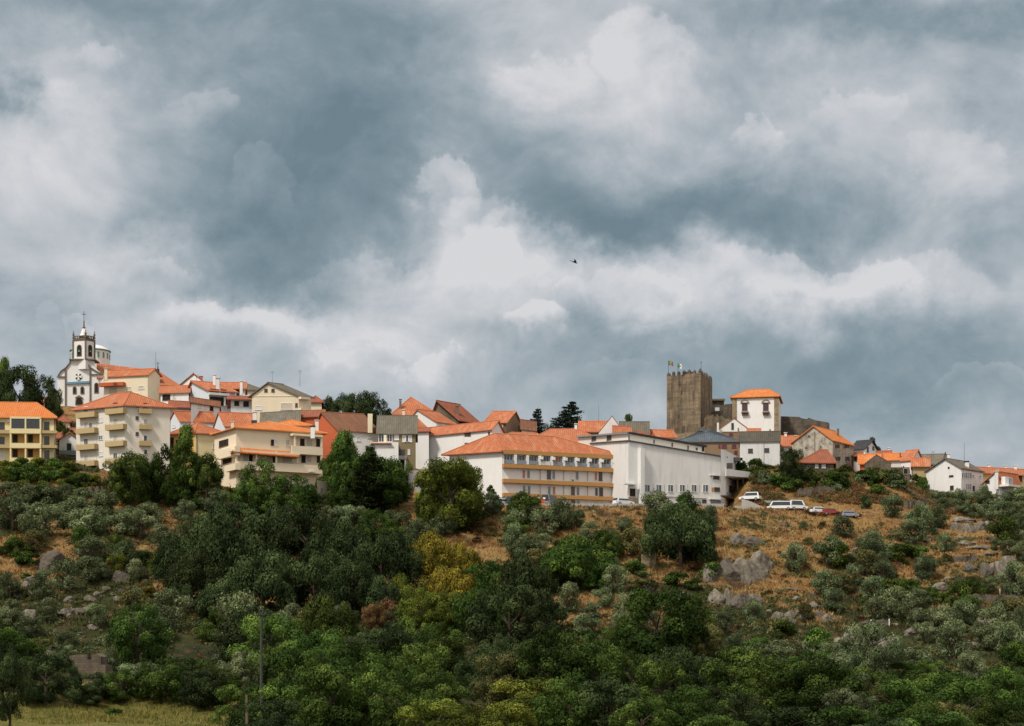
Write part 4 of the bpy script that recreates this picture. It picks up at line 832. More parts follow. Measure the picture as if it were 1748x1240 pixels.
# ---- the keep
D=480.; ka,kb,kc=u(1138,486),u(1196,D),u(1216,494)
zk=zz(639,D); keep=empty('castle_keep',pz(kb,zz(748,D)),'tall square brown granite keep with pointed merlons and two flags','castle tower'); ko=keep.location.copy(); kd=ka+kc-kb
cen=(ka+kc)/2; Qk=[ka,kb,kc,kd]; g=lambda q,k,z:Vector((cen.x+(q.x-cen.x)*k,cen.y+(q.y-cen.y)*k,z))
m=MB(); m.prism([g(q,1.0,ko.z-3) for q in Qk],[g(q,.995,zk) for q in Qk]); m.build('wall',M['stone'],keep,ko)
rnd=random.Random(3)
for P,Q2,nn in ((ka,kb,7),(kb,kc,6),(kc,kd,7),(kd,ka,6)):
    P,Q2=g(P,.995,0),g(Q2,.995,0); e=(Q2-P); L=e.length; e/=L; n=Vector((-e.y,e.x,0)); 
    if n.dot(cen-P)<0: n=-n
    m=MB(); m.prism([pz(P,zk),pz(Q2,zk),pz(Q2+n*.5,zk),pz(P+n*.5,zk)],[pz(P,zk+.35),pz(Q2,zk+.35),pz(Q2+n*.5,zk+.35),pz(P+n*.5,zk+.35)]); m.build('parapet',M['stone'],keep,ko)
    for k in range(nn):
        w=.5; s_=.35+(L-.7)*k/(nn-1) if nn>1 else L/2; hgt=1.05+rnd.uniform(-.2,.25)
        if k in(0,nn-1) and nn==6: s_=min(max(s_,.9),L-.9)
        p=P+e*s_; m=MB(); q=[p-e*w*.7+n*.04,p+e*w*.7+n*.04,p+e*w*.7+n*.44,p-e*w*.7+n*.44]; m.prism([pz(x,zk+.35) for x in q],[pz(x,zk+hgt) for x in q])
        c_=p+n*.24; m2=[pz(x,zk+hgt) for x in q]; tp=pz(c_,zk+hgt+.45)
        for i in range(4): m.poly([m2[i],m2[(i+1)%4],tp])
        m.build('merlon',M['stone2'],keep,ko)
p=pz(cen,zk); m=MB()
q=[cen+Vector((-1.9,-1.2,0)),cen+Vector((1.7,-1.2,0)),cen+Vector((1.7,1.4,0)),cen+Vector((-1.9,1.4,0))]
m.prism([pz(x,zk-.5) for x in q],[pz(x,zk+1.3) for x in q]); m.prism([pz(cen+(x-cen)*.9,zk+1.3) for x in q],[pz(cen+(x-cen)*.55,zk+2.0) for x in q]); m.build('roof_turret',M['dkslate'],keep,ko)
p=at(1170,700,D); 
for px,r in ((1163,668),(1158,708)):
    hk=Fc(keep,ko,dict(K=(ka,kb))); hk.slab('K',px,px+1.2,r,r+6,-.05,.03,'dark','arrow_slit')
def flag(px,r,D,label,cols,name='flag'):
    b=pz(u(px,D),zk-.2); z=zz(r,D); ro=empty(name,b,label,'flag'); m=MB(); m.tube(b,Vector((b.x,b.y,z+.9)),.05,.04,6); m.build('flagpole',M['iron'],ro,b)
    m=MB(); nseg=10; x0=b.x+.05; cc=MB()
    for k in range(nseg):
        f0,f1=k/nseg,(k+1)/nseg; y=lambda f:D+.22*math.sin(f*7)*f; dz=lambda f:-.35*f*f
        a=[Vector((x0+1.1*f0,y(f0),z-.25+dz(f0))),Vector((x0+1.1*f1,y(f1),z-.25+dz(f1))),Vector((x0+1.1*f1,y(f1),z+.8+dz(f1))),Vector((x0+1.1*f0,y(f0),z+.8+dz(f0)))]
        t_=Vector((0,.03,0)); m.prism(a,[v+t_ for v in a],0 if f0<.4 else 1)
    fo=m.build('flag_cloth',[M[cols[0]],M[cols[1]]],ro,b)
    m=MB(); c=Vector((x0+.55,D-.06+.22*math.sin(2.8)*.4,z+.25)); m.lathe(c,[(0,-.2),(.17,-.1),(.17,.1),(0,.2)],8); m.build('emblem',M[cols[2]],fo,b)
flag(1141,622,481,'green and red flag flying from the left corner of the keep',('flagg','flagr','flagy'))
flag(1157,627,482,'green and white flag flying above the middle of the keep',('flagg','wframe','flagg'))
mast(1197,617,639,484,'thin mast standing on the right corner of the keep',.05,True)
# ---- curtain walls of the castle
def ruin(pts,D0,D1,label,mat='stone2',th=2.,name='castle_rampart',cat='castle wall',windows=()):
    """masonry wall whose ragged top is given; pts = (column,row) along the top"""
    n=len(pts); base=min(H(u(p[0],D0).x,D0) for p in pts)-1.5; org=pz(u(pts[0][0],D0),base)
    m=MB(); Ds=[D0+(D1-D0)*i/(n-1) for i in range(n)]
    for i in range(n-1):
        a,b=at(*pts[i],Ds[i]),at(*pts[i+1],Ds[i+1]); t_=Vector((0,th,0))
        m.prism([pz(a,base),pz(b,base),pz(b,base)+t_,pz(a,base)+t_],[a,b,b+t_,a+t_])
    return tag(m.build(name,M[mat],None,org),label,cat)
ruin([(1215,684),(1219,683),(1233,683),(1236,684.5)],500,500,'small square stone turret with dark cap beside the keep','stone2',4.,'castle_turret','turret')
m=MB(); a=at(1213.5,684,499.5); b=at(1237.5,682,499.5); m.box(a.x,b.x,499.4,504.5,a.z,b.z+.15); o=tag(m.build('turret_cap',M['granite'],None,a),'flat dark stone cap on the small castle turret','cap')
m=MB(); a=at(1220.5,702,499.9); b=at(1228,696,499.9); m.box(a.x,b.x,499.8,499.95,a.z,b.z); tag(m.build('window_panel',M['bluewhite'],None,a),'pale blue window panel low on the small castle turret','window')
ruin([(1216,704),(1222,703),(1229,705),(1236,700),(1237,690.5),(1250,689.5),(1252,690)],492,492,'stepped castle wall linking the keep turret to the manor')
ruin([(1203,714),(1208,708),(1212,711),(1216,707),(1220,711),(1224,707),(1228,711),(1232,709),(1237,715),(1252,716)],476,478,'lower battlemented castle wall at the right foot of the keep','stone')
ruin([(1140,726),(1150,731),(1170,727),(1192,731),(1203,728)],474,474,'rough masonry bank at the base of the keep','stone',4.)
ruin([(1331,711),(1340,711),(1352,711.5),(1364,712),(1368,714),(1377,716),(1380,713.5),(1388,716),(1394,718),(1414,721.5),(1416,724)],485,478,'dark ruined curtain wall sloping right from the manor')
# ---- right of the castle
h=House('house','white house with orange roof and two white chimneys between castle wall and stone gable','house',414,a=(1330,762),b=(1362,762),wall='white',ridge=746,frac=.5,roof='tile',depth=8,over=.3); h.chim(1341,741,751,4,'white'); h.chim(1358,746,753,4,'cream'); h.win('AB',1335,768,4,5,'b'); h.win('AB',1350,770,7,6,'d')
h=House('house','big stained grey house with orange roof and barred slit windows','house',402,a=(1352,757),b=(1421.5,752.5),c=(1457,755),wall='greyconc',ridge=733.6,along='BC',frac=.46,roof='tilebr',over=.3,Dc=411,Da=407)
for x,r in ((1429,762),(1445,762),(1430,783),(1446,783)):
    for k in range(3): h.win('BC',x-2.5+k*2.6,r,1.2,5,'d')
h.win('AB',1381,745,4,2.5,'O'); h.win('AB',1376,764,3,2,'O'); h.win('AB',1401,763,3,2,'O'); h.win('AB',1413,776,4,8,'O'); h.chim(1430.5,732,743,3.5,'granite',410,False); h.pipe('AB',1391,737,790,'granite')
h=House('house','low stone house with dull red hip roof in front of the stained grey house','house',391,a=(1366,789),b=(1423,789.5),wall='rubble',ridge=770,kind='hip',roof='tilered',depth=8,inset=(1.2,4),over=.5); h.win('AB',1394,796,4,6,'W'); h.win('AB',1406,796,5,6,'W'); h.win('AB',1380,797,3,4,'O')
h=House('house','dark slate roofed white house with gable balcony on the right skyline','house',425,a=(1452,767),b=(1475,767),c=(1500,769),wall='white',ridge=754,along='AB',roof='dkslate',over=.45,Dc=433,Da=427); h.win('BC',1481,768,2.5,8,'b'); h.win('BC',1490.5,766,2.5,5,'b'); h.slab('BC',1477,1500,776,779,0,1,'white','balcony')
h=House('house','white annex with red eave left of the stone gable house','house',410,a=(1457,779),b=(1471,779),wall='white',ridge=775,roof='tilered',depth=5); h.win('AB',1460,784,4,6,'d')
h=House('house','bright orange roof sloping beside the left flank of the stone gable house','house',404,a=(1468,792),b=(1501,791),wall='redwall',ridge=777.5,roof='tilebr',depth=7)
h=House('house','blunt brown stone gable house half hidden by green bushes','house',394,a=(1476,793),b=(1521,792),wall='rubble',wallb='rubble',ridge=781,along='BC',frac=.55,roof='tileold',depth=7,over=.05,cap=False)
h=House('house','red roofed house with slender white chimney behind the stone gable','house',417,a=(1499,783),b=(1520,782),wall='redwall',ridge=772,roof='tilered',depth=7); h.chim(1517.5,767,776,4,'white')
h=House('house','house with low pale orange roof and thin dark flue on the right skyline','house',414,a=(1512,786),b=(1541,785),wall='oldwhite',ridge=776,roof='tilebr',depth=7); h.chim(1537,773,781,2,'granite',415,False)
h=House('house','white gabled house with orange roof at the middle of the right row','house',410,a=(1538,785),b=(1556,786),c=(1577,783),wall='white',ridge=770.5,along='AB',roof='tile',over=.3,Dc=419,Da=412)
h=House('house','ruined dark stone house with gaping opening in the right row','ruin',400,a=(1520,791),b=(1553,798),wall='rubble',kind='flat',roof=None,depth=6,Da=400); h.win('AB',1546,805,7,9,'O')
h=House('house','small ochre house with orange roof before the grey roofed stone house','house',404,a=(1559,796),b=(1585,796),wall='balc',ridge=784,roof='tile',depth=6)
h=House('house','stone house with long grey roof behind the big white gabled house','house',425,a=(1574,793),b=(1614,792),wall='rubble',ridge=777.5,roof='tilegrey',depth=9)
h=House('house','narrow white gable with chimney above the big white gabled house','house',418,a=(1606,792),b=(1623,792),wall='white',ridge=777,along='BC',frac=.55,roof='tilegrey',depth=5); h.chim(1619,777,787,4.5,'white',416)
h=House('house','big white gabled house with brown roof, round attic window and glazed gallery','house',396,a=(1581,804.5),b=(1641,800),c=(1678,801.5),wall='white',ridge=787.5,along='BC',frac=.45,roof='tilegrey',over=.35,Dc=403,Da=403)
m=MB(); s_,z_=h.loc('AB',1619.6,799); P,e,n,L=h.face['AB']; g2=lambda a,r,o:Vector((P.x+e.x*(s_+r*math.cos(a))+n.x*o,P.y+e.y*(s_+r*math.cos(a))+n.y*o,z_+r*math.sin(a)))
m.prism([g2(6.2832*i/14,.24,0) for i in range(14)],[g2(6.2832*i/14,.24,.06) for i in range(14)]); m.build('round_window',M['dark'],h.root,h.org)
h.win('AB',1624,813,6,1.6,'d'); h.win('AB',1625,833,5,6,'b')
for k in range(5): h.win('BC',1643+k*3.4,812,2.6,9,'G' if k%2 else 'w')
h.win('BC',1661,813,3,4,'G'); h.win('BC',1673,814,3,3,'G')
for k in range(3): h.win('BC',1650+k*3.2,831,2.2,9,'G')
h.win('BC',1662,834,2.2,7,'d'); h.chim(1650.5,790,800,6,'white',400,'iron'); mast(1646,756,792,402,'tall antenna mast behind the roof of the big white gabled house',.04,False)
h=House('row_house','long ochre walled row under orange roofs at the right edge of the town','house',414,a=(1668,801),b=(1765,813),wall='balc',ridge=802,roof='tile',depth=8,over=.3,Da=408); 
for x in (1688,1716,1733): h.chim(x,795 if x<1700 else 797,806,4.5,'white',416)
h.win('AB',1741,817,6,9,'d'); h.win('AB',1700,812,4,3,'b')
h=House('house','white end house with steep orange roof and slim white chimney near the right edge','house',392,a=(1676,824),b=(1706,825),c=(1742,826),wall='white',ridge=809,along='BC',frac=.2,roof='tile',over=.3,Dc=398,Da=396)
h.win('AB',1686,823,6,4,'d'); h.chim(1701,807,825,5,'white',392); h.slab('BC',1716,1722,814,830,0,.9,'white','dormer'); h.win('BC',1724,822,6,11,'G',.1)
h.slab('BC',1722,1746,828,831.5,0,2.2,'white','terrace_parapet'); h.win('BC',1715,838,9,8,'G'); h.win('BC',1730,840,3,5,'d'); h.win('BC',1737,840,3,6,'d'); h.win('BC',1743,841,3,6,'d')

mast(777,688,700,437,'small roof aerial above the long dark walled house',.03); mast(1593,771,781,426,'small roof aerial on the long grey roof',.03); mast(335,640,655,430,'short roof aerial behind the white gabled house',.03); mast(1345,738,748,415,'short roof aerial beside the two white chimneys',.03)
# ------------------------------------------------------------------ vegetation prototypes
def unit(n,rng):
    v=rng.normal(size=(n,3)); return v/np.linalg.norm(v,axis=1,keepdims=True)
def leafquads(P,Nn,size,rng,tilt=.75,asp=.62):
    """one small folded leaf-clump quad per point, facing roughly along Nn"""
    n=len(P); d=Nn+unit(n,rng)*tilt; d/=np.linalg.norm(d,axis=1,keepdims=True)
    u=np.cross(d,unit(n,rng)); u/=np.linalg.norm(u,axis=1,keepdims=True)+1e-9; v=np.cross(d,u)
    s=size*rng.uniform(.55,1.35,(n,1)); a=u*s; b=v*s*asp
    V=np.stack([P-a,P-b*.9+d*s*.12,P+a,P+b*.9+d*s*.12],1).reshape(-1,3); return V
def crown(name,seed,R,Hc,nl,lr,leaf,per,z0,mat,shape='oak',holes=0.,tilt=.75,squash=.75):
    """leafy crown: lobes spread through an uneven volume of radius R and height Hc starting at z0"""
    rng=np.random.default_rng(seed); C=[];L=[]
    k=0
    while len(C)<nl and k<nl*30:
        k+=1; v=unit(1,rng)[0]; rr=rng.uniform(.5,1.05)**.5
        if shape=='oak': c=np.array([v[0]*R*.78*rr,v[1]*R*.78*rr,z0+Hc*(.42+.44*v[2]*rr)])
        elif shape=='dome': c=np.array([v[0]*R*.8*rr,v[1]*R*.8*rr,z0+Hc*(.12+.72*abs(v[2])*rr)])
        elif shape=='tall':
            h=rng.uniform(0,1); w=R*.75*math.sin(math.pi*min(1,(h*.78+.2)))**.8; a=rng.uniform(0,6.283); w*=rng.uniform(.3,1); c=np.array([w*math.cos(a),w*math.sin(a),z0+Hc*(.06+.86*h)])
        r=R*lr*rng.uniform(.6,1.25)
        if rng.random()<holes: continue
        C.append(c); L.append(r)
    Vs=[];T=[]
    # irregular side bulge so the outline is not an ellipse
    ph=rng.uniform(0,6.28,4)
    for c,r in zip(C,L):
        a=math.atan2(c[1],c[0]); f=1+.16*math.sin(2*a+ph[0])+.12*math.sin(3*a+ph[1]); c=c*np.array([f,f,1])
        n=int(per*rng.uniform(.75,1.25)*(r/(R*lr))**1.7); d=unit(n,rng); d=d[d[:,2]>-.75]; n=len(d)
        rad=r*(1+.22*np.sin(d[:,0]*5+c[0]*3)*np.sin(d[:,1]*5+c[1]*2+d[:,2]*4))*rng.uniform(.72,1.08,n)
        P=c+d*rad[:,None]*np.array([1,1,squash]); Vs.append(leafquads(P,d,leaf,rng,tilt))
        t=np.clip(rng.uniform(.15,.7)+rng.normal(0,.13,n),0,1); T.append(np.repeat(t,4))
    V=np.concatenate(Vs); Q=np.arange(len(V)).reshape(-1,4); return npmesh(name,V,Q,M[mat],np.concatenate(T))
def trunk(seed,R,z0,Ht,r0,lean=.1,nb=5,forks=1):
    rnd=random.Random(seed); m=MB()
    for k in range(forks):
        a=rnd.uniform(0,6.28); p=Vector((0,0,-.6)); q=Vector((math.cos(a)*lean*z0*(1+k),math.sin(a)*lean*z0*(1+k),z0*.6)); m.tube(p,q,r0,r0*.78,7); t_=q+Vector((math.cos(a)*lean*2,math.sin(a)*lean*2,(Ht-z0)*.35+z0*.4)); m.tube(q,t_,r0*.78,r0*.45,6)
        for i in range(nb):
            b=6.28*i/nb+rnd.uniform(-.4,.4); s=q.lerp(t_,rnd.uniform(.1,.9)); e=s+Vector((math.cos(b)*R*.6,math.sin(b)*R*.6,(Ht-z0)*rnd.uniform(.15,.4))); mid=s.lerp(e,.5)+Vector((0,0,R*.08)); m.tube(s,mid,r0*.38,r0*.24,5); m.tube(mid,e,r0*.24,r0*.08,5)
    o=m.build('trunk',M['bark'],None); me=o.data; bpy.data.objects.remove(o); return me
# kind: (list of (trunk mesh, crown mesh), crown radius, total height)
PR={}
PR['oak']=([(trunk(10+i,5,2.2,8.4,.32),crown('crown',20+i,5,7.6,38,.265,.155,470,.9,'L_oak','oak',.0,.42)) for i in range(4)],5.,8.4)
PR['wide']=([(trunk(30+i,6,1.8,6.6,.34,.15,6),crown('crown',40+i,6,6.2,48,.225,.16,420,.4,'L_dark','dome',0,.42)) for i in range(3)],6.,6.4)
PR['tall']=([(trunk(50+i,3.6,2.5,10,.3),crown('crown',60+i,3.6,9.4,42,.30,.16,320,.9,'L_bright','tall',0,.45)) for i in range(3)],3.6,10.)
PR['olive']=([(trunk(70+i,2.2,.9,3.6,.18,.2,4,2),crown('crown',80+i,2.2,3.3,22,.36,.11,300,.4,'L_olive','oak',0,.7)) for i in range(4)],2.2,3.6)
PR['bush']=([(None,crown('shrub',90+i,1.5,2.0,20,.34,.11,160,0,'L_scrub','dome',0,.9)) for i in range(3)],1.5,2.0)
def cedar(seed,R,Ht):
    rng=np.random.default_rng(seed); Vs=[];T=[]; m=MB(); lean=lambda z:np.array([.9*(z/Ht)**3*R*.35,0,0])
    m.tube((0,0,-.5),(0,0,Ht*.6),.28,.16,7); e=lean(Ht); m.tube((0,0,Ht*.6),(e[0]*.45,0,Ht*.85),.16,.07,6); m.tube((e[0]*.45,0,Ht*.85),(e[0],0,Ht),.07,.02,5)
    z=Ht*.10
    while z<Ht*.985:
        f=1-z/Ht; rr=R*(min(1,f*1.9)**.8)*rng.uniform(.7,1.1)+.15; nb=6 if f>.2 else 4; a0=rng.uniform(0,6.28)
        for i in range(nb):
            a=a0+6.283*i/nb+rng.uniform(-.3,.3); L=rr*rng.uniform(.6,1.15); c=lean(z)
            tip=c+np.array([math.cos(a)*L,math.sin(a)*L,z+L*rng.uniform(.05,.28)]); base=c+np.array([0,0,z]); m.tube(base,tip,.05+.03*f,.015,4)
            n=int(45+150*L/R); s=rng.uniform(.15,1,n)**.7; P=base+(tip-base)*s[:,None]; wdt=L*.2*(1.1-s)+.14
            P=P+np.stack([rng.normal(0,1,n)*wdt,rng.normal(0,1,n)*wdt,-np.abs(rng.normal(0,.16,n))],1)
            Vs.append(leafquads(P,np.tile([0,0,1.],(n,1)),.17,rng,.6)); T.append(np.repeat(np.clip(rng.normal(.4,.2,n),0,1),4))
        z+=Ht*.052*rng.uniform(.75,1.2)
    V=np.concatenate(Vs); o=m.build('trunk',M['bark'],None); me=o.data; bpy.data.objects.remove(o)
    return me,npmesh('crown',V,np.arange(len(V)).reshape(-1,4),M['L_cedar'],np.concatenate(T))
PR['cedar']=([cedar(5,3.4,9.),cedar(6,3.4,9.)],3.4,9.)
KN=dict(oak='oak_tree',wide='holm_oak',tall='broadleaf_tree',olive='olive_tree',bush='shrub',cedar='cedar_tree')
KC=dict(oak='oak tree',wide='holm oak',tall='broadleaf tree',olive='olive tree',bush='shrub',cedar='cedar tree')
CW=dict(L_oak='mid green',L_dark='dark green',L_olive='grey green',L_bright='bright green',L_lime='yellow green',L_ochre='ochre yellow',L_bronze='bronze brown',L_cedar='blackish green',L_scrub='dull green')
TREES=[]; trnd=random.Random(11)
def plant(kind,px,base,w,h,mat=None,D=None,top=None):
    """px, base: photo column and row of the foot; w,h: size in photo pixels. With D given, it stands on the ground there and `top` is its top row"""
    protos,R,Ht=PR[kind]; mat=mat or dict(oak='L_oak',wide='L_dark',tall='L_bright',olive='L_olive',bush='L_scrub',cedar='L_cedar')[kind]
    if D is None: p=ground(px,base); 
    else: x=(px-CX)/F*D; p=Vector((x,D,H(x,D)))
    if D is None:
        kw,kh=dict(oak=(1.08,1.2),wide=(1.1,1.25),olive=(1.12,1.22)).get(kind,(1,1)); w*=kw; h*=kh
    D=p.y; hm=(h/F*D) if top is None else (YH-top)/F*D-p.z
    wm=w/F*D
    if kind=='bush' and top is not None and hm>wm*1.1: hm=wm*1.1
    i=trnd.randrange(len(protos)); tm,cm=protos[i]; sc=Vector((wm/2/R,wm/2/R,hm/Ht)); rz=trnd.uniform(0,6.283)
    if kind=='cedar': rz=trnd.uniform(-.4,.4)
    if kind=='bush':
        o=bpy.data.objects.new('shrub',cm); COL.objects.link(o); root=o; co_=o
    else:
        root=bpy.data.objects.new(KN[kind],None); COL.objects.link(root); t_=bpy.data.objects.new('trunk',tm); COL.objects.link(t_); t_.parent=root; co_=bpy.data.objects.new('crown',cm); COL.objects.link(co_); co_.parent=root
    root.location=p-Vector((0,0,.15)); root.scale=sc; root.rotation_euler=(0,0,rz)
    if cm.materials[0]!=M[mat]: co_.material_slots[0].link='OBJECT'; co_.material_slots[0].material=M[mat]
    root['category']={'bush':'shrub'}.get(kind,'tree'); root['group']={'oak':'oak trees on the hillside','wide':'holm oaks on the hillside','tall':'broadleaf trees below the town','olive':'olive trees on the slope','bush':'shrubs on the slope','cedar':'cedars on the skyline'}[kind]
    TREES.append((root,kind,mat,px,(YH-p.z*F/D)-hm/D*F*.5,w)); return root
T=plant
# skyline trees
T('oak',30,0,95,0,'L_dark',D=415,top=612); T('oak',-12,0,70,0,'L_dark',D=412,top=618); T('oak',75,0,62,0,'L_dark',D=418,top=630); T('oak',92,0,34,0,'L_dark',D=416,top=652); T('tall',8,0,40,0,'L_oak',D=417,top=612)
T('oak',563,0,40,0,'L_dark',D=432,top=672); T('oak',590,0,50,0,'L_dark',D=434,top=664); T('oak',622,0,62,0,'L_dark',D=436,top=658); T('oak',652,0,42,0,'L_dark',D=434,top=673); T('oak',606,0,70,0,'L_dark',D=430,top=676)
T('cedar',913,0,40,0,D=440,top=692); T('cedar',966,0,76,0,D=442,top=684); T('oak',940,0,40,0,'L_dark',D=445,top=715); T('oak',1000,0,24,0,'L_dark',D=445,top=722)
T('tall',1072,0,30,0,'L_oak',D=445,top=705); T('oak',1040,0,18,0,'L_oak',D=442,top=714); T('tall',1488,0,24,0,'L_oak',D=440,top=745); T('oak',1497,0,18,0,'L_oak',D=438,top=757)
# bushes among the houses
for px,top,w,D in ((102,706,30,408),(118,725,34,400),(108,700,20,416),(412,692,40,404),(396,694,22,404),(436,693,26,404),(535,707,24,396),(520,710,16,396),(336,680,24,412),(372,742,10,390)): T('bush',px,0,w,0,'L_lime' if 390<px<440 else 'L_oak',D=D,top=top)
# upper left: vines and hedges below the yellow block
for px,base,w,h,m_ in ((12,806,42,26,'L_lime'),(38,802,38,24,'L_bright'),(66,800,40,22,'L_lime'),(92,802,38,22,'L_bright'),(118,806,34,24,'L_lime'),(50,812,40,22,'L_bright'),(80,814,40,22,'L_lime'),(108,818,36,22,'L_bright'),(24,815,36,20,'L_bright'),(6,826,30,24,'L_lime'),(32,824,36,26,'L_bright'),(60,826,44,32,'L_oak'),(88,824,36,26,'L_bright'),(108,834,26,20,'L_lime'),(75,836,30,16,'L_lime'),(140,826,34,24,'L_bright'),(122,838,36,24,'L_oak'),(162,832,30,22,'L_lime'),(186,836,30,20,'L_oak'),(140,846,26,16,'L_lime'),(20,842,30,16,'L_lime')): T('bush',px,base,w,h,m_)
T('oak',225,872,84,88,'L_oak'); T('oak',205,850,60,60,'L_scrub'); T('tall',318,868,64,140,'L_bright'); T('oak',285,866,70,100,'L_oak'); T('oak',352,868,66,82,'L_oak'); T('oak',262,864,50,70,'L_oak'); T('tall',300,870,46,90,'L_bright')
T('oak',446,880,80,88,'L_bright'); T('oak',500,888,96,72,'L_oak'); T('oak',420,890,60,60,'L_oak'); T('oak',478,895,60,50,'L_bright'); T('bush',394,850,20,24,'L_ochre'); T('bush',397,836,14,16,'L_lime'); T('bush',530,870,30,20,'L_bright'); T('oak',522,886,50,45,'L_oak')
T('tall',588,880,74,142,'L_bright'); T('oak',652,880,84,86,'L_oak'); T('cedar',626,885,70,112,'L_dark'); T('oak',590,866,84,106,'L_bright'); T('oak',655,872,92,84,'L_bright'); T('oak',618,878,90,96,'L_oak'); T('oak',680,866,50,74,'L_oak'); T('oak',596,884,60,80,'L_oak'); T('oak',566,888,58,44,'L_oak'); T('oak',676,858,36,60,'L_bright'); T('tall',632,872,60,110,'L_oak'); T('oak',560,855,40,66,'L_oak')
T('bush',564,818,14,18,'L_lime'); 
for px,top,w,D in ((704,774,30,388),(722,778,36,388),(742,777,36,388),(762,780,30,388),(752,784,30,387)): T('bush',px,0,w,0,'L_oak',D=D,top=top)
T('oak',765,910,130,116,'L_lime'); T('oak',785,908,96,104,'L_lime'); T('oak',752,906,96,96,'L_oak'); T('oak',735,905,60,70,'L_lime'); T('oak',800,905,60,70,'L_lime')
T('tall',818,862,34,58,'L_oak'); T('tall',855,862,26,52,'L_oak'); T('tall',838,864,20,36,'L_oak'); T('olive',838,882,36,36)
# olives on the left slope
for px,b,w,h in ((14,858,44,30),(46,864,48,34),(78,868,50,36),(112,862,44,30),(142,868,40,30),(22,905,66,50),(70,915,66,48),(112,905,56,44),(150,918,68,46),(180,888,48,44),(204,915,46,38),(238,918,56,42),(222,896,36,28),(256,896,40,34),(316,890,36,30),(270,930,40,30),(370,876,44,36),(345,905,36,26),(160,968,60,44),(232,992,30,34),(74,1024,42,44),(112,1012,46,50),(14,1028,40,44),(84,1064,38,38),(162,1070,36,34),(14,1075,36,34),(44,1095,44,38),(18,1110,40,30),(112,1110,34,28),(118,1128,28,22),(290,1078,74,62),(272,1100,50,40),(232,1108,54,56),(196,1134,46,46),(182,1150,26,30),(388,1050,56,50),(408,1108,80,86),(362,880,30,24),(385,905,40,30),
 (590,905,46,36),(612,900,36,30),(560,900,30,30),(640,925,36,30),(714,935,44,42),(688,915,30,36),(755,920,40,36),(736,928,30,26),(668,905,30,30),(585,925,30,24),(478,1108,50,56),(455,1110,34,40),(488,1120,36,40)): T('olive',px,b,w,h)
for px,b,w,h,m_ in ((212,960,44,40,'L_bright'),(244,960,36,22,'L_bright'),(336,872,28,22,'L_bright'),(152,926,34,24,'L_bright'),(140,936,26,16,'L_lime'),(175,936,20,14,'L_lime'),(30,945,40,24,'L_oak'),(52,968,50,26,'L_oak'),(46,950,34,18,'L_lime'),(8,950,30,24,'L_oak'),(255,1020,28,20,'L_ochre'),(232,1025,26,22,'L_olive'),(262,1036,22,16,'L_lime')): T('bush',px,b,w,h,m_)
# the dark holm oak grove
for px,b,w,h in ((300,1000,90,70),(345,985,110,90),(400,950,110,80),(330,1035,100,80),(400,1010,130,100),(470,960,120,90),(450,1055,140,100),(520,985,130,100),(540,1045,120,90),(590,990,110,90),(600,1050,110,80),(655,1010,110,90),(700,985,70,56),(650,1055,90,60),(380,1062,90,64),(305,1045,60,44)): T('wide',px,b,w,h)
T('oak',640,930,70,56,'L_bright'); T('oak',672,948,50,44,'L_oak'); T('oak',610,945,50,40,'L_oak')
T('wide',745,1000,96,78,'L_ochre'); T('wide',790,990,70,56,'L_ochre'); T('wide',712,980,50,46,'L_ochre'); T('wide',680,1030,44,44,'L_lime'); T('oak',715,1085,90,80,'L_lime'); T('wide',765,1050,100,70,'L_ochre'); T('oak',750,1090,80,74,'L_lime'); T('bush',664,1066,42,46,'L_bronze'); T('bush',630,1050,36,40,'L_bronze'); T('oak',640,1080,44,46,'L_bronze'); T('oak',790,1075,70,60,'L_oak')
T('wide',560,1112,104,84,'L_oak'); T('oak',525,1112,60,56,'L_oak'); T('wide',700,1132,86,68,'L_oak'); T('oak',850,1060,110,90,'L_oak'); T('wide',900,1080,130,110,'L_dark'); T('oak',870,1130,140,120,'L_dark'); T('oak',930,1120,90,90,'L_dark'); T('wide',820,1100,100,90,'L_oak'); T('oak',812,1010,50,44,'L_oak'); T('wide',850,1150,80,58,'L_dark'); T('oak',900,1010,60,40,'L_lime'); T('bush',880,985,50,26,'L_scrub')
# middle and right slope
T('olive',1120,890,50,46); T('olive',1172,880,34,36,'L_oak'); T('wide',1162,968,124,92,'L_dark'); T('wide',1140,930,84,60,'L_dark'); T('oak',1195,935,60,62,'L_dark'); T('wide',1185,965,70,60,'L_dark'); T('olive',1212,905,30,36)
T('olive',1065,918,28,32); T('olive',958,905,50,46); T('olive',930,915,50,40); T('olive',985,900,30,26); T('olive',880,915,40,40); T('olive',878,950,44,50); T('olive',900,965,50,36); T('olive',1008,925,40,30); T('olive',1030,940,36,30,'L_oak'); T('olive',925,940,40,26)
T('wide',985,1005,134,76,'L_bright'); T('oak',960,1000,80,62,'L_oak'); T('oak',1045,960,50,44,'L_oak'); T('oak',1015,1008,50,40,'L_bright')
T('olive',970,1050,42,48); T('olive',1012,1058,36,26); T('olive',1000,1086,48,34); T('olive',1050,1015,48,44); T('olive',1030,1040,34,30); T('bush',1110,960,44,24,'L_bright'); T('bush',1080,985,44,30,'L_bright'); T('bush',1215,985,44,26,'L_bright'); T('bush',1160,1000,50,28,'L_oak'); T('bush',1185,1008,30,20,'L_oak'); T('bush',1100,1010,50,26,'L_scrub')
T('oak',1125,1140,150,124,'L_oak'); T('oak',1080,1085,80,70,'L_olive'); T('oak',1175,1110,90,90,'L_oak'); T('oak',1030,1145,80,68,'L_oak'); T('oak',1195,1130,80,60,'L_scrub'); T('wide',1075,1120,70,60,'L_oak'); T('olive',1215,1090,50,44); T('olive',1240,1070,30,32); T('olive',1288,1062,34,34); T('olive',1260,1125,50,40)
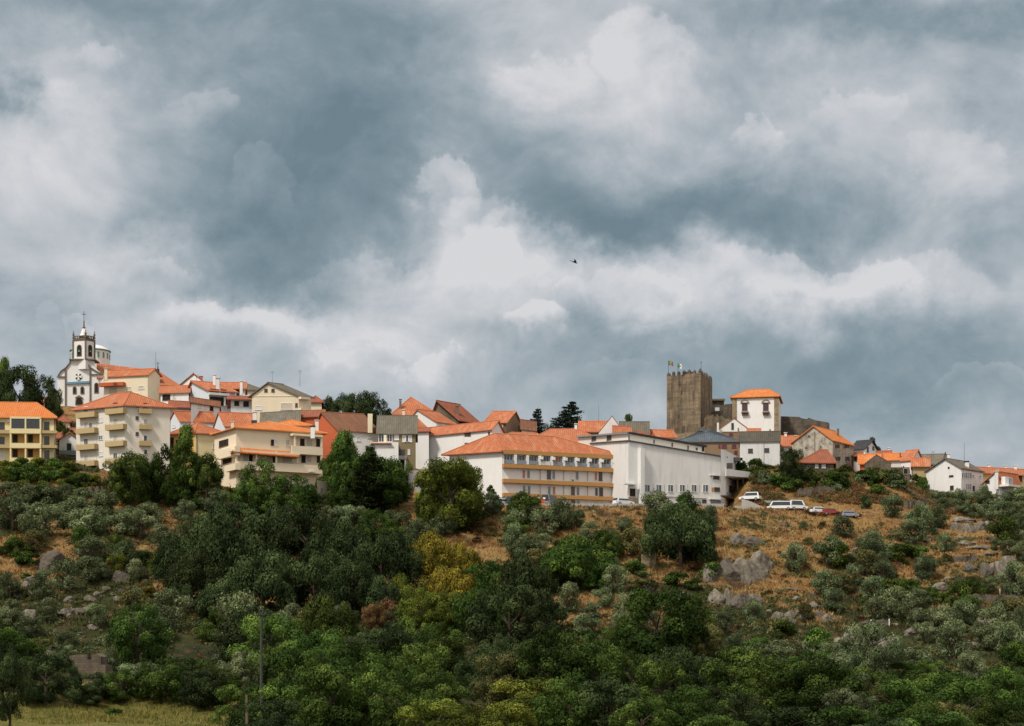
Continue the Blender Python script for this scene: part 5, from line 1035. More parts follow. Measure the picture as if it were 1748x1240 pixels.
for px,b,w,h in ((1522,884,40,34),(1564,906,34,30),(1600,902,32,32),(1594,915,16,18),(1438,918,38,32),(1416,966,54,44),(1356,976,44,42),(1490,936,34,28),(1500,970,38,34),(1582,994,42,40),(1408,1016,50,38),(1434,1016,34,30),(1490,1024,44,36),(1530,1055,62,46),(1566,1045,46,36),(1604,1085,54,46),(1645,1070,44,40),(1640,1014,28,24),(1688,1014,30,24),(1730,1020,50,52),(1626,1126,52,60),(1700,1085,54,46),(1722,1135,50,60),(1656,1155,46,40),(1492,1060,34,36),(1575,1085,44,40),(1660,1050,40,30),(1712,1060,44,34),(1740,1080,30,40),(1680,1110,44,40),(1372,905,16,14),(1612,945,26,30),(1628,938,14,14),(1740,960,30,30),(1722,950,30,26),(1432,1050,16,16),(1480,960,22,20),(1470,935,18,14),(1556,935,20,16),(1456,965,20,18),(1475,978,30,22),(1668,1085,24,22),(1738,930,24,24),(1700,940,20,20)): T('olive',px,b,w,h)
for px,b,w,h in ((1640,866,28,28),(1652,868,24,24),(1600,862,28,22),(1620,864,26,22),(1612,870,30,18),(1680,862,24,30),(1700,868,26,22),(1722,866,28,26),(1740,864,22,22),(1690,876,30,20),(1715,885,40,26),(1740,890,34,30),(1690,896,34,26),(1665,885,30,22),(1735,910,34,28),(1643,880,30,18)): T('olive',px,b,w,h)
for px,b,w,h,m_ in ((1540,958,54,36,'L_oak'),(1520,950,44,30,'L_olive'),(1572,958,44,28,'L_bright'),(1548,1012,52,32,'L_bright'),(1515,1012,40,28,'L_oak'),(1580,1020,40,24,'L_bright'),(1600,1030,44,26,'L_oak'),(1400,1110,52,44,'L_bright'),(1470,1150,50,46,'L_oak'),(1430,1120,36,26,'L_oak'),(1340,1090,50,34,'L_oak'),(1370,1120,50,34,'L_olive'),(1376,1060,30,30,'L_scrub'),(1448,958,22,16,'L_oak'),(1590,1060,34,24,'L_oak'),(1520,985,26,18,'L_scrub'),(1470,1000,22,14,'L_scrub'),(1380,930,24,14,'L_scrub'),(1405,900,14,10,'L_scrub')): T('bush',px,b,w,h,m_)
# bushes on the bank under the right-hand houses
br=random.Random(5)
CLEAR=[(1480,1105,75),(1375,1045,50),(1262,955,62),(1250,1030,55),(1690,968,50),(1650,900,55),(95,965,48),(150,1045,70),(1165,1018,38),(150,1150,55),(1350,1080,40)]
free=lambda x,y:all(math.hypot(x-a,(y-b)*1.3)>r for a,b,r in CLEAR)
for k in range(46):
    px=br.uniform(1246,1545); f=(px-1246)/300; row=br.uniform(806,836)+f*10-(8 if px<1330 else 0); T('bush',px,row,br.uniform(20,40),br.uniform(13,26),br.choice(['L_oak','L_scrub','L_bright','L_olive','L_oak']))
for px,top,w,D in ((1262,783,30,401),(1290,778,36,401),(1305,792,34,400),(1350,768,36,399),(1362,776,36,398),(1342,790,30,396),(1255,800,26,400),(1277,800,30,398),(1444,788,30,398),(1490,794,32,392),(1470,800,30,392),(1503,803,26,391),(1520,806,24,391),(1395,800,28,388),(1415,800,30,388),(1375,803,26,388),(1565,803,22,400),(1574,812,26,399),(1330,800,24,396),(1600,838,20,393)): T('bush',px,0,w,0,br.choice(['L_oak','L_oak','L_scrub','L_bright']),D=D,top=top)
for px,row,w,h in ((1388,880,20,8),(1404,881,18,7),(1428,881,20,8),(1444,882,16,7),(1462,881,22,8),(1378,879,14,9)): T('bush',px,row,w,h,'L_bronze')
T('oak',1352,830,46,58,'L_dark'); T('bush',1475,868,24,26,'L_dark')
# lower belt, near trees
for px,b,w,h,kd,m_ in ((16,1245,76,130,'oak','L_dark'),(0,1180,50,90,'oak','L_dark'),(78,1205,104,92,'oak','L_dark'),(48,1160,70,70,'oak','L_oak'),(25,1130,60,60,'oak','L_dark'),(112,1190,60,60,'oak','L_dark'),(165,1195,60,50,'oak','L_dark'),(150,1206,50,36,'oak','L_dark'),(210,1200,66,60,'oak','L_oak'),(236,1190,70,60,'oak','L_olive'),(275,1200,84,80,'oak','L_oak'),(330,1206,90,86,'oak','L_oak'),(300,1180,60,46,'olive','L_olive'),(375,1200,70,60,'oak','L_oak'),(350,1212,80,70,'oak','L_dark'),(415,1190,60,60,'oak','L_olive'),(470,1185,70,66,'oak','L_oak'),(400,1245,70,60,'oak','L_oak'),(196,1222,26,20,'bush','L_bright'),
 (545,1190,110,90,'oak','L_bright'),(490,1235,110,100,'oak','L_oak'),(600,1200,90,80,'oak','L_oak'),(560,1262,120,100,'oak','L_oak'),(620,1255,110,100,'oak','L_bright'),(665,1225,110,90,'oak','L_oak'),(720,1200,90,80,'oak','L_bright'),(690,1262,110,80,'oak','L_oak'),(745,1238,90,70,'oak','L_oak'),(620,1135,60,44,'oak','L_dark'),(655,1160,70,50,'oak','L_oak'),(760,1160,70,56,'oak','L_oak'),(800,1175,50,36,'oak','L_dark'),(740,1285,120,74,'oak','L_lime'),(800,1290,120,70,'oak','L_lime'),(500,1150,60,50,'oak','L_dark'),(465,1280,90,70,'oak','L_dark'),
 (900,1190,90,70,'oak','L_dark'),(855,1200,70,56,'oak','L_dark'),(950,1200,120,100,'oak','L_oak'),(905,1250,130,74,'oak','L_lime'),(860,1285,110,70,'oak','L_lime'),(1010,1215,110,90,'oak','L_oak'),(970,1262,110,84,'oak','L_oak'),(1040,1265,100,84,'oak','L_dark'),(1075,1200,90,70,'oak','L_oak'),(1060,1240,60,40,'oak','L_bronze'),(1130,1230,90,80,'oak','L_oak'),(1100,1275,90,70,'oak','L_oak'),(1175,1270,110,80,'oak','L_bright'),(1225,1290,100,74,'oak','L_bright'),(1150,1185,90,60,'wide','L_dark'),(1200,1190,90,66,'wide','L_dark'),(1210,1230,80,64,'oak','L_dark'),
 (1265,1215,110,110,'oak','L_oak'),(1260,1270,100,80,'oak','L_oak'),(1320,1160,90,70,'oak','L_olive'),(1300,1135,70,50,'oak','L_oak'),(1335,1235,130,110,'oak','L_oak'),(1385,1175,90,66,'oak','L_oak'),(1400,1245,140,120,'oak','L_oak'),(1340,1290,130,90,'oak','L_dark'),(1450,1225,100,90,'oak','L_oak'),(1440,1290,130,90,'oak','L_oak'),(1500,1215,80,70,'oak','L_bright'),(1530,1255,120,100,'oak','L_oak'),(1560,1215,80,66,'oak','L_oak'),(1610,1245,120,100,'oak','L_bright'),(1660,1265,140,112,'oak','L_bright'),(1600,1300,130,90,'oak','L_oak'),(1700,1285,100,90,'oak','L_oak'),(1510,1300,120,80,'oak','L_dark'),(1712,1200,50,36,'olive','L_olive'),(1680,1175,50,34,'olive','L_olive'),(1560,1150,50,40,'olive','L_olive'),(1585,1165,50,40,'oak','L_oak'),(1540,1165,50,40,'oak','L_oak'),(1745,1165,40,60,'oak','L_olive')): T(kd,px,b,w*(1.2 if px>220 else 1.05),h*(1.18 if 380<px<1200 else .9),m_)
for k in range(26):
    px=br.uniform(-20,1768); row=br.uniform(1135,1290)
    if px<390 and row>1160: continue
    w=br.uniform(70,130); T('oak',px,row,w,w*br.uniform(.7,.95),br.choice(['L_oak','L_oak','L_dark','L_dark','L_bright','L_olive','L_scrub']))
for n_,x0,x1,r0,r1 in ((34,0,320,850,1110),(12,860,1080,885,1000),(34,1300,1748,960,1130),(14,330,690,1060,1130),(8,1560,1748,860,960)):
    for k in range(n_): w=br.uniform(30,52); px,row=br.uniform(x0,x1),br.uniform(r0,r1); free(px,row-8) and T('olive',px,row,w,w*br.uniform(.75,.95),br.choice(['L_olive','L_olive','L_olive','L_scrub','L_oak'] if x0>300 else ['L_olive','L_olive','L_oak','L_bright','L_lime','L_scrub']))
# random small scrub individuals between the named ones
for k in range(90):
    px=br.uniform(0,1748); row=br.uniform(890,1130); w=br.uniform(14,28); free(px,row) and T('bush',px,row,w,w*br.uniform(.5,.8),br.choice(['L_scrub','L_scrub','L_olive','L_oak','L_bronze']))
# ------------------------------------------------------------------ ground cover: scrub and dry grass nobody could count
rng=np.random.default_rng(77)
def scatter(n,ylo,yhi,fn=None):
    y=rng.uniform(ylo,yhi,n); x=rng.uniform(-1,1,n)*(y*.275+6); return x,y
def gmask(x,y): return np.sin(x*.17+2*np.sin(y*.09))+np.sin(y*.23+1.7*np.sin(x*.11))+.6*np.sin(x*.6+y*.5)
def under(n,ylo,yhi,name,mat,label,thr,r0,r1,leaf,seed,east=0.):
    global rng
    rng=np.random.default_rng(seed); x,y=scatter(n,ylo,yhi); k=gmask(x+seed*3,y+seed)+rng.normal(0,.6,len(x))-np.where(x>8,.5,0)*east+np.where(y<300,.5,0); s_=k>thr
    mead=(y<228)&(x<-25); s_&=~mead; x,y=x[s_],y[s_]; z=Hn(x,y); Vs=[];Tt=[]
    for cx,cy,cz in zip(x,y,z):
        r=rng.uniform(r0,r1); n=int((30+55*r)*(.13/leaf)); d=unit(n,rng); d[:,2]=np.abs(d[:,2]); P=np.array([cx,cy,cz])+d*r*rng.uniform(.6,1.,(n,1))*np.array([1,1,.75]); Vs.append(leafquads(P,d,leaf,rng,.8)); Tt.append(np.repeat(np.clip(rng.uniform(.1,.65)+rng.normal(0,.14,n),0,1),4))
    V_=np.concatenate(Vs); me=npmesh(name,V_,np.arange(len(V_)).reshape(-1,4),M[mat],np.concatenate(Tt)); o=bpy.data.objects.new(name,me); COL.objects.link(o); tag(o,label,'undergrowth',kind='stuff'); print(name,len(x))
under(5200,240,367,'undergrowth','L_scrub','low dull green undergrowth spread over the rocky hillside',.1,.35,.95,.13,1,.3)
under(4600,240,366,'olive_undergrowth','L_olive','grey green brush growing low between the olive trees',.5,.4,1.2,.13,2,.3)
under(3600,240,366,'green_undergrowth','L_oak','fresh green weeds and brambles in the hollows of the slope',.55,.4,1.3,.13,3,1.)
under(3000,240,366,'bracken','L_bronze','rust brown bracken and dead brush on the slope',.45,.3,.9,.12,4,.3)
under(1500,165,262,'thicket','L_dark','dark thicket filling the valley floor below the trees',-.6,.8,1.9,.17,5,0.)
def bank(n,name,mat,label,seed,r0,r1,leaf,cond,ylo=366,yhi=406):
    rng=np.random.default_rng(seed); y=rng.uniform(ylo,yhi,n); x=rng.uniform(-108,108,n); s_=cond(x,y)&(gmask(x*1.7+seed,y*2)+rng.normal(0,.7,n)>-.1); x,y=x[s_],y[s_]; z=Hn(x,y); Vs=[];Tt=[]
    for cx,cy,cz in zip(x,y,z):
        r=rng.uniform(r0,r1); k=int(30+55*r); d=unit(k,rng); d[:,2]=np.abs(d[:,2]); P=np.array([cx,cy,cz])+d*r*rng.uniform(.6,1.,(k,1))*np.array([1,1,.8]); Vs.append(leafquads(P,d,leaf,rng,.8)); Tt.append(np.repeat(np.clip(rng.uniform(.1,.65)+rng.normal(0,.14,k),0,1),4))
    V_=np.concatenate(Vs); me=npmesh(name,V_,np.arange(len(V_)).reshape(-1,4),M[mat],np.concatenate(Tt)); o=bpy.data.objects.new(name,me); COL.objects.link(o); tag(o,label,'undergrowth',kind='stuff'); print(name,len(x))
right=lambda x,y:((x>46)&(y>384)&(y<402))|((x>62)&(y>366)&(y<400)&(x/y>.21))
left=lambda x,y:(x<-36)&(y<382)
bank(16000,'brown_brush','L_bronze','brown brush and brambles on the steep bank under the right hand houses',6,.35,.9,.12,lambda x,y:(x>47),382,393.5)
bank(6000,'bank_brush','L_scrub','dull green weeds on the steep bank under the right hand houses',7,.35,1.1,.12,right,380,402)
bank(2400,'garden_weeds','L_oak','green garden weeds below the apartment blocks',8,.4,1.3,.13,left)
rng=np.random.default_rng(9)
m,t,b=newmat('dry_grass',.9,.1); gc,c_,d_=groundcol(t); a_=t.n('ShaderNodeAttribute',attribute_name='tint').outputs['Fac']
col=t.mix(t.mapr(a_,0,1),t.mix(1,gc,(.75,.72,.7),'MULTIPLY'),t.mix(1,gc,(1.5,1.45,1.3),'MULTIPLY')); t.L.new(col,b.inputs['Base Color']); M['grass']=m
x1,y1=scatter(110000,285,368); x2,y2=scatter(20000,165,285); xm=rng.uniform(-70,-20,40000); ym=rng.uniform(168,228,40000); x3,y3=scatter(16000,368,408); s3=((x3>44)|(x3<-36)); x3,y3=x3[s3],y3[s3]; x,y=np.concatenate([x1,x2,x3,xm]),np.concatenate([y1,y2,y3,ym]); z=Hn(x,y); n=len(x)
a=rng.uniform(0,6.283,n); near=(y<240); hgt=rng.uniform(.2,.6,n)*np.where(near,.75,1); wd_=rng.uniform(.05,.15,n)*np.where(near,.35,1); u_=np.stack([np.cos(a),np.sin(a),np.zeros(n)],1)*wd_[:,None]; P=np.stack([x,y,z-.05],1); tip=P+np.stack([rng.normal(0,.2,n),rng.normal(0,.2,n),hgt],1)
V_=np.stack([P-u_,P+u_,tip+u_*.25,tip-u_*.25],1).reshape(-1,3); tt=np.repeat(rng.uniform(0,1,n),4)
me_=npmesh('dry_grass',V_,np.arange(len(V_)).reshape(-1,4),M['grass'],tt); o=bpy.data.objects.new('dry_grass',me_); COL.objects.link(o); tag(o,'dry straw coloured grass covering the hillside and the bank under the road','grass',kind='stuff')
# ------------------------------------------------------------------ boulders
import bmesh
def boulder_mesh(seed,slab=False):
    rnd=random.Random(seed); bm=bmesh.new(); bmesh.ops.create_icosphere(bm,subdivisions=4,radius=1)
    off=Vector((rnd.uniform(0,50),rnd.uniform(0,50),rnd.uniform(0,50)))
    cuts=[(Vector((rnd.uniform(-1,1),rnd.uniform(-1,1),rnd.uniform(-.2,1))).normalized(),rnd.uniform(.58,.85)) for _ in range(7)]
    for v in bm.verts:
        p=v.co.copy()
        for n,d in cuts:
            k=p.dot(n)-d
            if k>0: p-=n*k*.93
        q=p+off; p*=1+.16*noise.noise(q*1.3)+.07*noise.noise(q*3.7)+.03*noise.noise(q*9)
        c=noise.noise(Vector((q.x*1.7,q.y*1.7,q.z*.4)))
        if abs(c)<.03: p*=.95
        v.co=Vector((p.x,p.y,p.z*(.35 if slab else .9)))
    me=bpy.data.meshes.new('boulder'); bm.to_mesh(me); bm.free(); me.materials.append(M['rock'])
    return me
BM=[boulder_mesh(200+i) for i in range(5)]; BS=[boulder_mesh(300+i,True) for i in range(3)]
ROCKS=[]; rr_=random.Random(21)
def rock(px,row,w,h,mat='rock',slab=False):
    p=ground(px,row); D=p.y; me=rr_.choice(BS if slab else BM); o=bpy.data.objects.new('boulder',me); COL.objects.link(o); wm=w/F*D/2; hm=h/F*D
    k=hm/(.6 if slab else 1.45); o.location=p+Vector((0,wm*.3,-hm*.02)); o.scale=(wm*1.05,wm*rr_.uniform(.8,1.2),k); o.rotation_euler=(rr_.uniform(-.15,.15),rr_.uniform(-.15,.15),rr_.uniform(-.5,.5))
    if mat!='rock': o.material_slots[0].link='OBJECT'; o.material_slots[0].material=M[mat]
    o['category']='boulder'; o['group']='boulders on the hillside'; ROCKS.append((o,'rock',mat,px,row-h/2,w))
for a in ((1272,985,80,60),(1300,975,50,50),(1245,985,50,52),(1285,932,60,30),(1262,928,40,26),(1214,992,30,50),(1228,1030,40,44,'palerock'),(1262,1034,48,40),(1244,1032,30,46,'palerock'),(1285,1032,34,30),(1166,1026,24,26,'palerock'),(1152,1024,18,22,'palerock'),(1174,1022,14,20,'palerock'),(1110,1010,22,26,'palerock'),(1100,1005,14,18),(1284,1054,30,14),(1240,965,24,20),
 (92,972,64,48,'darkrock'),(78,965,30,34,'darkrock'),(112,968,30,30,'darkrock'),(206,990,38,28,'darkrock'),(60,992,44,18),(56,1090,44,40),(42,1018,26,18),(44,1002,20,14,'palerock'),(112,1046,34,16),(134,1048,24,14),(152,1026,26,14),(168,1018,20,12),(118,1054,20,10,'palerock'),(200,1024,20,10,'palerock'),(158,1074,22,12),(255,1056,12,6,'palerock'),(422,1140,40,24),(470,1070,40,16),(500,1062,24,10),(50,1052,30,20),(120,1030,26,14),(180,1008,22,10),(226,1032,16,10),(300,1040,14,8),(85,1118,20,12),
 (1656,976,30,26),(1682,978,30,28),(1710,984,34,38,'palerock'),(1696,980,24,30,'palerock'),(1698,1058,30,18),(1676,1062,20,14,'palerock'),(1632,904,26,22,'palerock'),(1652,908,28,24,'palerock'),(1676,904,34,22),(1650,892,50,18),(1692,896,30,18),(1362,1026,24,14,'palerock'),(1352,1052,30,20),(1392,1040,26,22),(1345,1066,30,16),(1378,1056,26,14),(1396,1052,22,16),(1388,1020,20,10),
 (1462,1092,44,34,'palerock'),(1490,1098,50,36,'palerock'),(1516,1106,46,34,'palerock'),(1436,1106,44,30,'palerock'),(1460,1120,56,26,'palerock'),(1500,1126,56,28,'palerock'),(1526,1140,44,24,'palerock'),(1330,1058,34,22,'palerock'),(1415,1062,30,20,'palerock'),(1360,940,30,14,'palerock'),(1340,900,26,10),(1580,925,26,12,'palerock'),(1610,1005,40,16,'palerock'),(1690,1065,44,24,'palerock'),(1560,1080,34,18,'palerock'),(1720,965,30,24,'palerock'),(1530,1070,26,10,'palerock'),(1430,890,20,6),(1600,870,20,8),(1580,868,26,10),(1130,905,16,10),(1080,965,14,12,'palerock'),(1480,1065,22,12),(1500,1070,26,14)): rock(*a[:4],*(a[4:]))
for px,row,w,h in ((1650,928,40,10),(1672,936,44,10),(1640,918,30,8),(1690,946,30,8),(1455,1112,60,12),(1490,1116,60,12),(1620,990,30,6),(1660,1000,34,6),(1350,1008,30,6),(150,1040,40,8),(90,1050,36,8),(1400,1090,30,8)): rock(px,row,w,h,'palerock',True)
for k in range(95):
    if k%3: px,row=rr_.uniform(1080,1748),rr_.uniform(900,1130)
    else: px,row=rr_.uniform(0,700),rr_.uniform(930,1110)
    w=rr_.uniform(5,18); rock(px,row,w,w*rr_.uniform(.4,.8),rr_.choice(['rock','palerock','palerock']) if px>900 else 'darkrock')
# ------------------------------------------------------------------ dry stone walls following the ground
def stonewall(pts,hm,label,mat='drystone',th=.6,name='dry_stone_terrace',cat='stone wall'):
    P=[]
    for (a,b) in zip(pts,pts[1:]):
        for i in range(6): f=i/6; P.append(ground(a[0]+(b[0]-a[0])*f,a[1]+(b[1]-a[1])*f))
    P.append(ground(*pts[-1])); rnd=random.Random(len(label)); m=MB(); hs=[hm*rnd.uniform(.75,1.15) for _ in P]; t_=Vector((0,th,0))
    for i in range(len(P)-1):
        a,b=P[i],P[i+1]; m.prism([a-Vector((0,0,1)),b-Vector((0,0,1)),b-Vector((0,0,1))+t_,a-Vector((0,0,1))+t_],[a+Vector((0,0,hs[i])),b+Vector((0,0,hs[i+1])),b+Vector((0,0,hs[i+1]))+t_,a+Vector((0,0,hs[i]))+t_])
    return tag(m.build(name,M[mat],None,P[0]),label,cat)
stonewall([(150,850),(172,848),(196,848)],1.7,'dark dry stone terrace wall below the beige apartment block')
stonewall([(1362,850),(1385,848),(1425,846)],1.5,'dry stone retaining wall in the bank behind the minibus')
stonewall([(1543,868),(1562,868),(1585,872)],1.5,'broken dry stone wall right of the round olive tree')
stonewall([(1540,832),(1556,846),(1572,856),(1600,866),(1630,876)],1.0,'long brown stone wall running down the slope below the ruined dark house','rubble')
stonewall([(1095,968),(1108,966),(1120,968)],2.2,'small pale patch of stone walling on the green slope under the big dark oak','quoin')
stonewall([(1615,965),(1640,962),(1668,960)],1.0,'low terrace wall above the pair of rounded boulders')
stonewall([(1640,1030),(1680,1028),(1740,1030)],1.1,'low dark terrace wall near the right edge of the slope')
stonewall([(690,960),(700,930)],1.2,'short stone steps wall beside the grey olive below the tall trees')
stonewall([(1490,1070),(1518,1070)],1.0,'short grey walled ledge between the white marker posts')
h_=ruin([(118,1132),(118.3,1120),(128,1118),(149,1117),(149.3,1126),(156,1126),(156.3,1118),(164,1116),(172,1121),(172.3,1134),(180,1136)],hit(148,1164)-4,hit(148,1164)-4,'ruined brown stone hut without a roof among the lower trees','rubble',4.,'stone_ruin','ruin')
ruin([(694,803.5),(746,803)],383,383,'pale grey concrete retaining wall between the tall trees and the hotel','conc',.5,'retaining_wall_block','retaining wall')
ruin([(1266,852),(1278,855),(1292,861),(1304,867),(1314,872)],379.5,377.5,'pale concrete ramp parapet sloping down right of the hall','conc',.4,'ramp_parapet','parapet')
ruin([(1252,864),(1300,866),(1316,871)],377,376,'low concrete wall in front of the ramp by the hall','conc',.3,'ramp_parapet','parapet')
# road and its parapet
def Pz(px,D,z): return Vector(((px-CX)/F*D,D,z))
m=MB(); zr=31.2; m.prism([Pz(838,368.6,zr-.5),Pz(1238,368.6,zr-.5),Pz(1238,377,zr-.5),Pz(838,377,zr-.5)],[Pz(838,368.6,zr),Pz(1238,368.6,zr),Pz(1238,377,zr),Pz(838,377,zr)]); o=m.build('road',M['asphalt'],None,Pz(838,368.6,zr)); o['kind']='structure'
m=MB(); m.prism([Pz(832,368,29.8),Pz(1236,368,29.8),Pz(1236,368.35,29.8),Pz(832,368.35,29.8)],[Pz(832,368,31.35),Pz(1236,368,31.35),Pz(1236,368.35,31.35),Pz(832,368.35,31.35)]); tag(m.build('road_parapet',M['conc'],None,Pz(832,368,29.8)),'long low grey parapet along the edge of the road under the hotel','parapet')
# ------------------------------------------------------------------ vehicles
def car(px,D,z,yaw,mat,label,kind='car',s=1.,L=4.2,Wd=1.75,Hh=1.5,cat='car',name='parked_car'):
    s=s*(.78 if px>1380 else .95); p=Vector(((px-CX)/F*D,D,H((px-CX)/F*D,D) if z is None else z)); r=empty(name,p,label,cat,'parked vehicles'); r.rotation_euler=(0,0,yaw); r.scale=(s,s,s)
    hw=Wd/2; van=kind=='van'; sx_=[(-L/2,.35),(-L/2,.75),(-L/2+.12,.92),(-L*.02-1.15,.98) if not van else (-L/2+.2,1.),(L/2-1.0,.95),(L/2-.15,.78),(L/2,.6),(L/2,.35)]
    m=MB(); m.prism([(x,-hw,z_) for x,z_ in sx_],[(x,hw,z_) for x,z_ in sx_]); m.build('body',M[mat],r)
    cx=[(-L/2+.15,.93),(-L/2+.35,Hh-.05),(-L/2+.7,Hh),(L*.14,Hh),(L/2-1.05,.95)] if not van else [(-L/2+.05,.95),(-L/2+.08,Hh-.08),(-L/2+.25,Hh),(L/2-1.2,Hh),(L/2-.55,1.0)]
    m=MB(); k=.86; m.prism([(x,-hw*(1 if z_<1.1 else k),z_) for x,z_ in cx],[(x,hw*(1 if z_<1.1 else k),z_) for x,z_ in cx]); m.build('cabin',M[mat],r)
    for sd in(-1,1):
        m=MB(); a,b=(-L/2+.55,L*.12) if not van else (-L/2+.4,L/2-1.45); y0=sd*hw*.98; y1=sd*hw*.90; q=lambda x,f,o:Vector((x,(y0+(y1-y0)*f)+sd*o,1.02+(Hh-1.18)*f)); pane=[q(a-.12,0,.04),q(b+.5,0,.04),q(b+.08,1,.04),q(a,1,.04)]; ins=[v-Vector((0,sd*.06,0)) for v in pane]; m.prism(ins,pane) if sd>0 else m.prism(pane,ins); m.build('side_window',M['glass'],r)
        for wx in(-L/2+.75,L/2-.8):
            m=MB(); m.tube((wx,sd*(hw-.2),.32),(wx,sd*(hw+.02),.32),.32,.32,14); w_=m.build('wheel',M['tyre'],r); m=MB(); m.tube((wx,sd*(hw-.1),.32),(wx,sd*(hw+.04),.32),.19,.19,10); m.build('rim',M['rim'],w_)
        m=MB(); m.box(L/2-.08,L/2+.02,sd*hw*.75-.14,sd*hw*.75+.14,.62,.75); m.build('headlight',M['wframe'],r); m=MB(); m.box(-L/2-.02,-L/2+.06,sd*hw*.8-.1,sd*hw*.8+.1,.65,.85); m.build('tail_light',M['carr'],r)
    for x0,x1 in(((L/2-1.0,L*.16) if not van else (L/2-.52,L/2-1.18)),((-L/2+.13,-L/2+.36) if not van else (-L/2+.02,-L/2+.08))):
        m=MB(); z0,z1=(1.02,Hh-.08); q=[Vector((x0,-hw*.85,z0)),Vector((x0,hw*.85,z0)),Vector((x1,hw*.72,z1)),Vector((x1,-hw*.72,z1))]; u_=Vector((.05 if x0>0 else -.05,0,.04)); m.prism(q,[v+u_ for v in q]); m.build('windscreen',M['glass'],r)
    return r
car(1064,371,31.2,.55,'carw','white estate car parked before the right end of the banded hotel')
car(869,374,31.5,.9,'caro','orange red car parked under the small trees at the left end of the hotel')
car(855,371,31.1,.6,'carw','white car half hidden by the bank at the left end of the hotel')
car(881,371,31.2,.3,'carg','dark green van parked in front of the hotel beside a small tree','van',1.,4.4,1.8,1.75,'van','parked_van')
car(939,373,31.25,1.1,'metalgrey','grey box van with square body in front of the hotel','van',1.,4.6,1.9,2.2,'van','parked_van')
car(1281,385,None,2.7,'carw','white off road car on the ramp beside the concrete columns','car',1.,4.4,1.85,1.75)
car(1330,374,None,3.05,'carw','long white minibus with dark side windows under the green roof','van',.86,5.6,1.9,2.0,'minibus','minibus')
car(1361,377,None,.3,'carw','white van with dark windows at the right end of the green roof','van',1.,3.8,1.8,2.0,'van','parked_van')
car(1398,370.5,None,.35,'carw','white car parked in the grass left of the red car'); car(1418,370,None,.2,'carr','red car half hidden in the dry grass')
car(1450,370,None,.1,'carb','pale grey blue car sunk in the dry grass')
car(688,380,None,.5,'caro','orange and white car seen between the tall trees and the concrete wall')
# bin
b=Pz(925,370,31.2); m=MB(); m.prism([b+Vector(v) for v in((-.5,-.4,.15),(.5,-.4,.15),(.5,.4,.15),(-.5,.4,.15))],[b+Vector(v) for v in((-.62,-.5,1.2),(.62,-.5,1.2),(.62,.5,1.2),(-.62,.5,1.2))]); r=empty('waste_bin',b,'bright orange waste container on the road in front of the hotel','bin'); m.build('body',M['caro'],r,b); m=MB(); m.prism([b+Vector(v) for v in((-.66,-.54,1.2),(.66,-.54,1.2),(.66,.54,1.2),(-.66,.54,1.2))],[b+Vector(v) for v in((-.6,-.4,1.4),(.6,-.4,1.4),(.6,.4,1.4),(-.6,.4,1.4))]); m.build('lid',M['wframe'],r,b)
# green canopy roof over the parking
a,b_,c,d=at(1308,859,382),at(1372,859,382),at(1370,850,387.5),at(1298,850,387.5); r=empty('carport',Vector((a.x,a.y,a.z-2.5)),'flat green corrugated carport roof above the minibus','carport'); m=MB(); up=Vector((0,0,.12)); m.prism([a,b_,c,d],[a+up,b_+up,c+up,d+up]); m.build('roof',M['greenroof'],r,r.location)
for q in (a,b_,c,d): m=MB(); m.tube(q-Vector((0,0,3)),q,.06,.06,6); m.build('post',M['iron'],r,r.location)
# ------------------------------------------------------------------ poles, posts, fence, bird
g=Pz(446,150,H((446-CX)/F*150,150)); top=at(446,1050,150); r=empty('utility_pole',g,'tall thin dark pole with small bracket rising from the lower trees','pole'); m=MB(); m.tube(g-Vector((0,0,.5)),top,.13,.09,8); m.build('shaft',M['darkwood'],r,g); m=MB(); m.box(top.x-.16,top.x+.16,top.y-.16,top.y+.16,top.z-.02,top.z+.22); m.box(top.x-.05,top.x+.35,top.y-.05,top.y+.05,top.z-1.9,top.z-1.8); m.build('bracket',M['iron'],r,g)
g=Pz(421,140,H((421-CX)/F*140,140)); top=at(421,1186,140); m=MB(); q=g-Vector((0,0,.4)); m.tube(q,q.lerp(top,.5)+Vector((.03,0,0)),.12,.11,7); m.tube(q.lerp(top,.5)+Vector((.03,0,0)),top,.11,.08,7); tag(m.build('wooden_post',M['wood'],None,g),'short pale weathered wooden post left of the tall dark pole','post')
for px,row,h,lb in ((1487,1070,11,'white marker post at the left end of the grey ledge'),(1518,1070,12,'white marker post at the right end of the grey ledge'),(1513,1047,11,'white marker post above the ledge, left of its pair'),(1523,1047,10,'white marker post above the ledge, right of its pair'),(1706,928,14,'tall white marker post on the green slope near the right edge'),(1720,944,8,'short white marker post just below the tall one near the right edge'),(1677,1016,8,'white marker post alone on the brown terrace'),(1707,1016,9,'white marker post, left one of the pair on the brown terrace'),(1720,1016,10,'white marker post, right one of the pair on the brown terrace'),(1258,1101,13,'white marker post in the bushes under the cracked boulders')):
    p=ground(px,row); D=p.y; hm=h/F*D; m=MB(); m.tube(p-Vector((0,0,.3)),p+Vector((0,0,hm)),.09,.08,6); m.tube(p+Vector((0,0,hm)),p+Vector((0,0,hm+.08)),.08,.03,6); tag(m.build('marker_post',M['wframe'],None,p),lb,'post','white marker posts on the slope')
# wire fence at the meadow
fr=empty('wire_fence',ground(40,1205),'dark wire fence with thin posts along the top of the meadow','fence'); fo=fr.location.copy(); pp=[ground(px,1206-(px-30)*.01) for px in range(30,175,16)]
for q in pp: m=MB(); m.tube(q-Vector((0,0,.2)),q+Vector((0,0,.95)),.04,.035,5); m.build('post',M['darkwood'],fr,fo)
for zh in (.45,.85):
    m=MB()
    for a,b in zip(pp,pp[1:]): m.tube(a+Vector((0,0,zh)),b+Vector((0,0,zh)),.015,.015,4)
    m.build('wire',M['iron'],fr,fo)
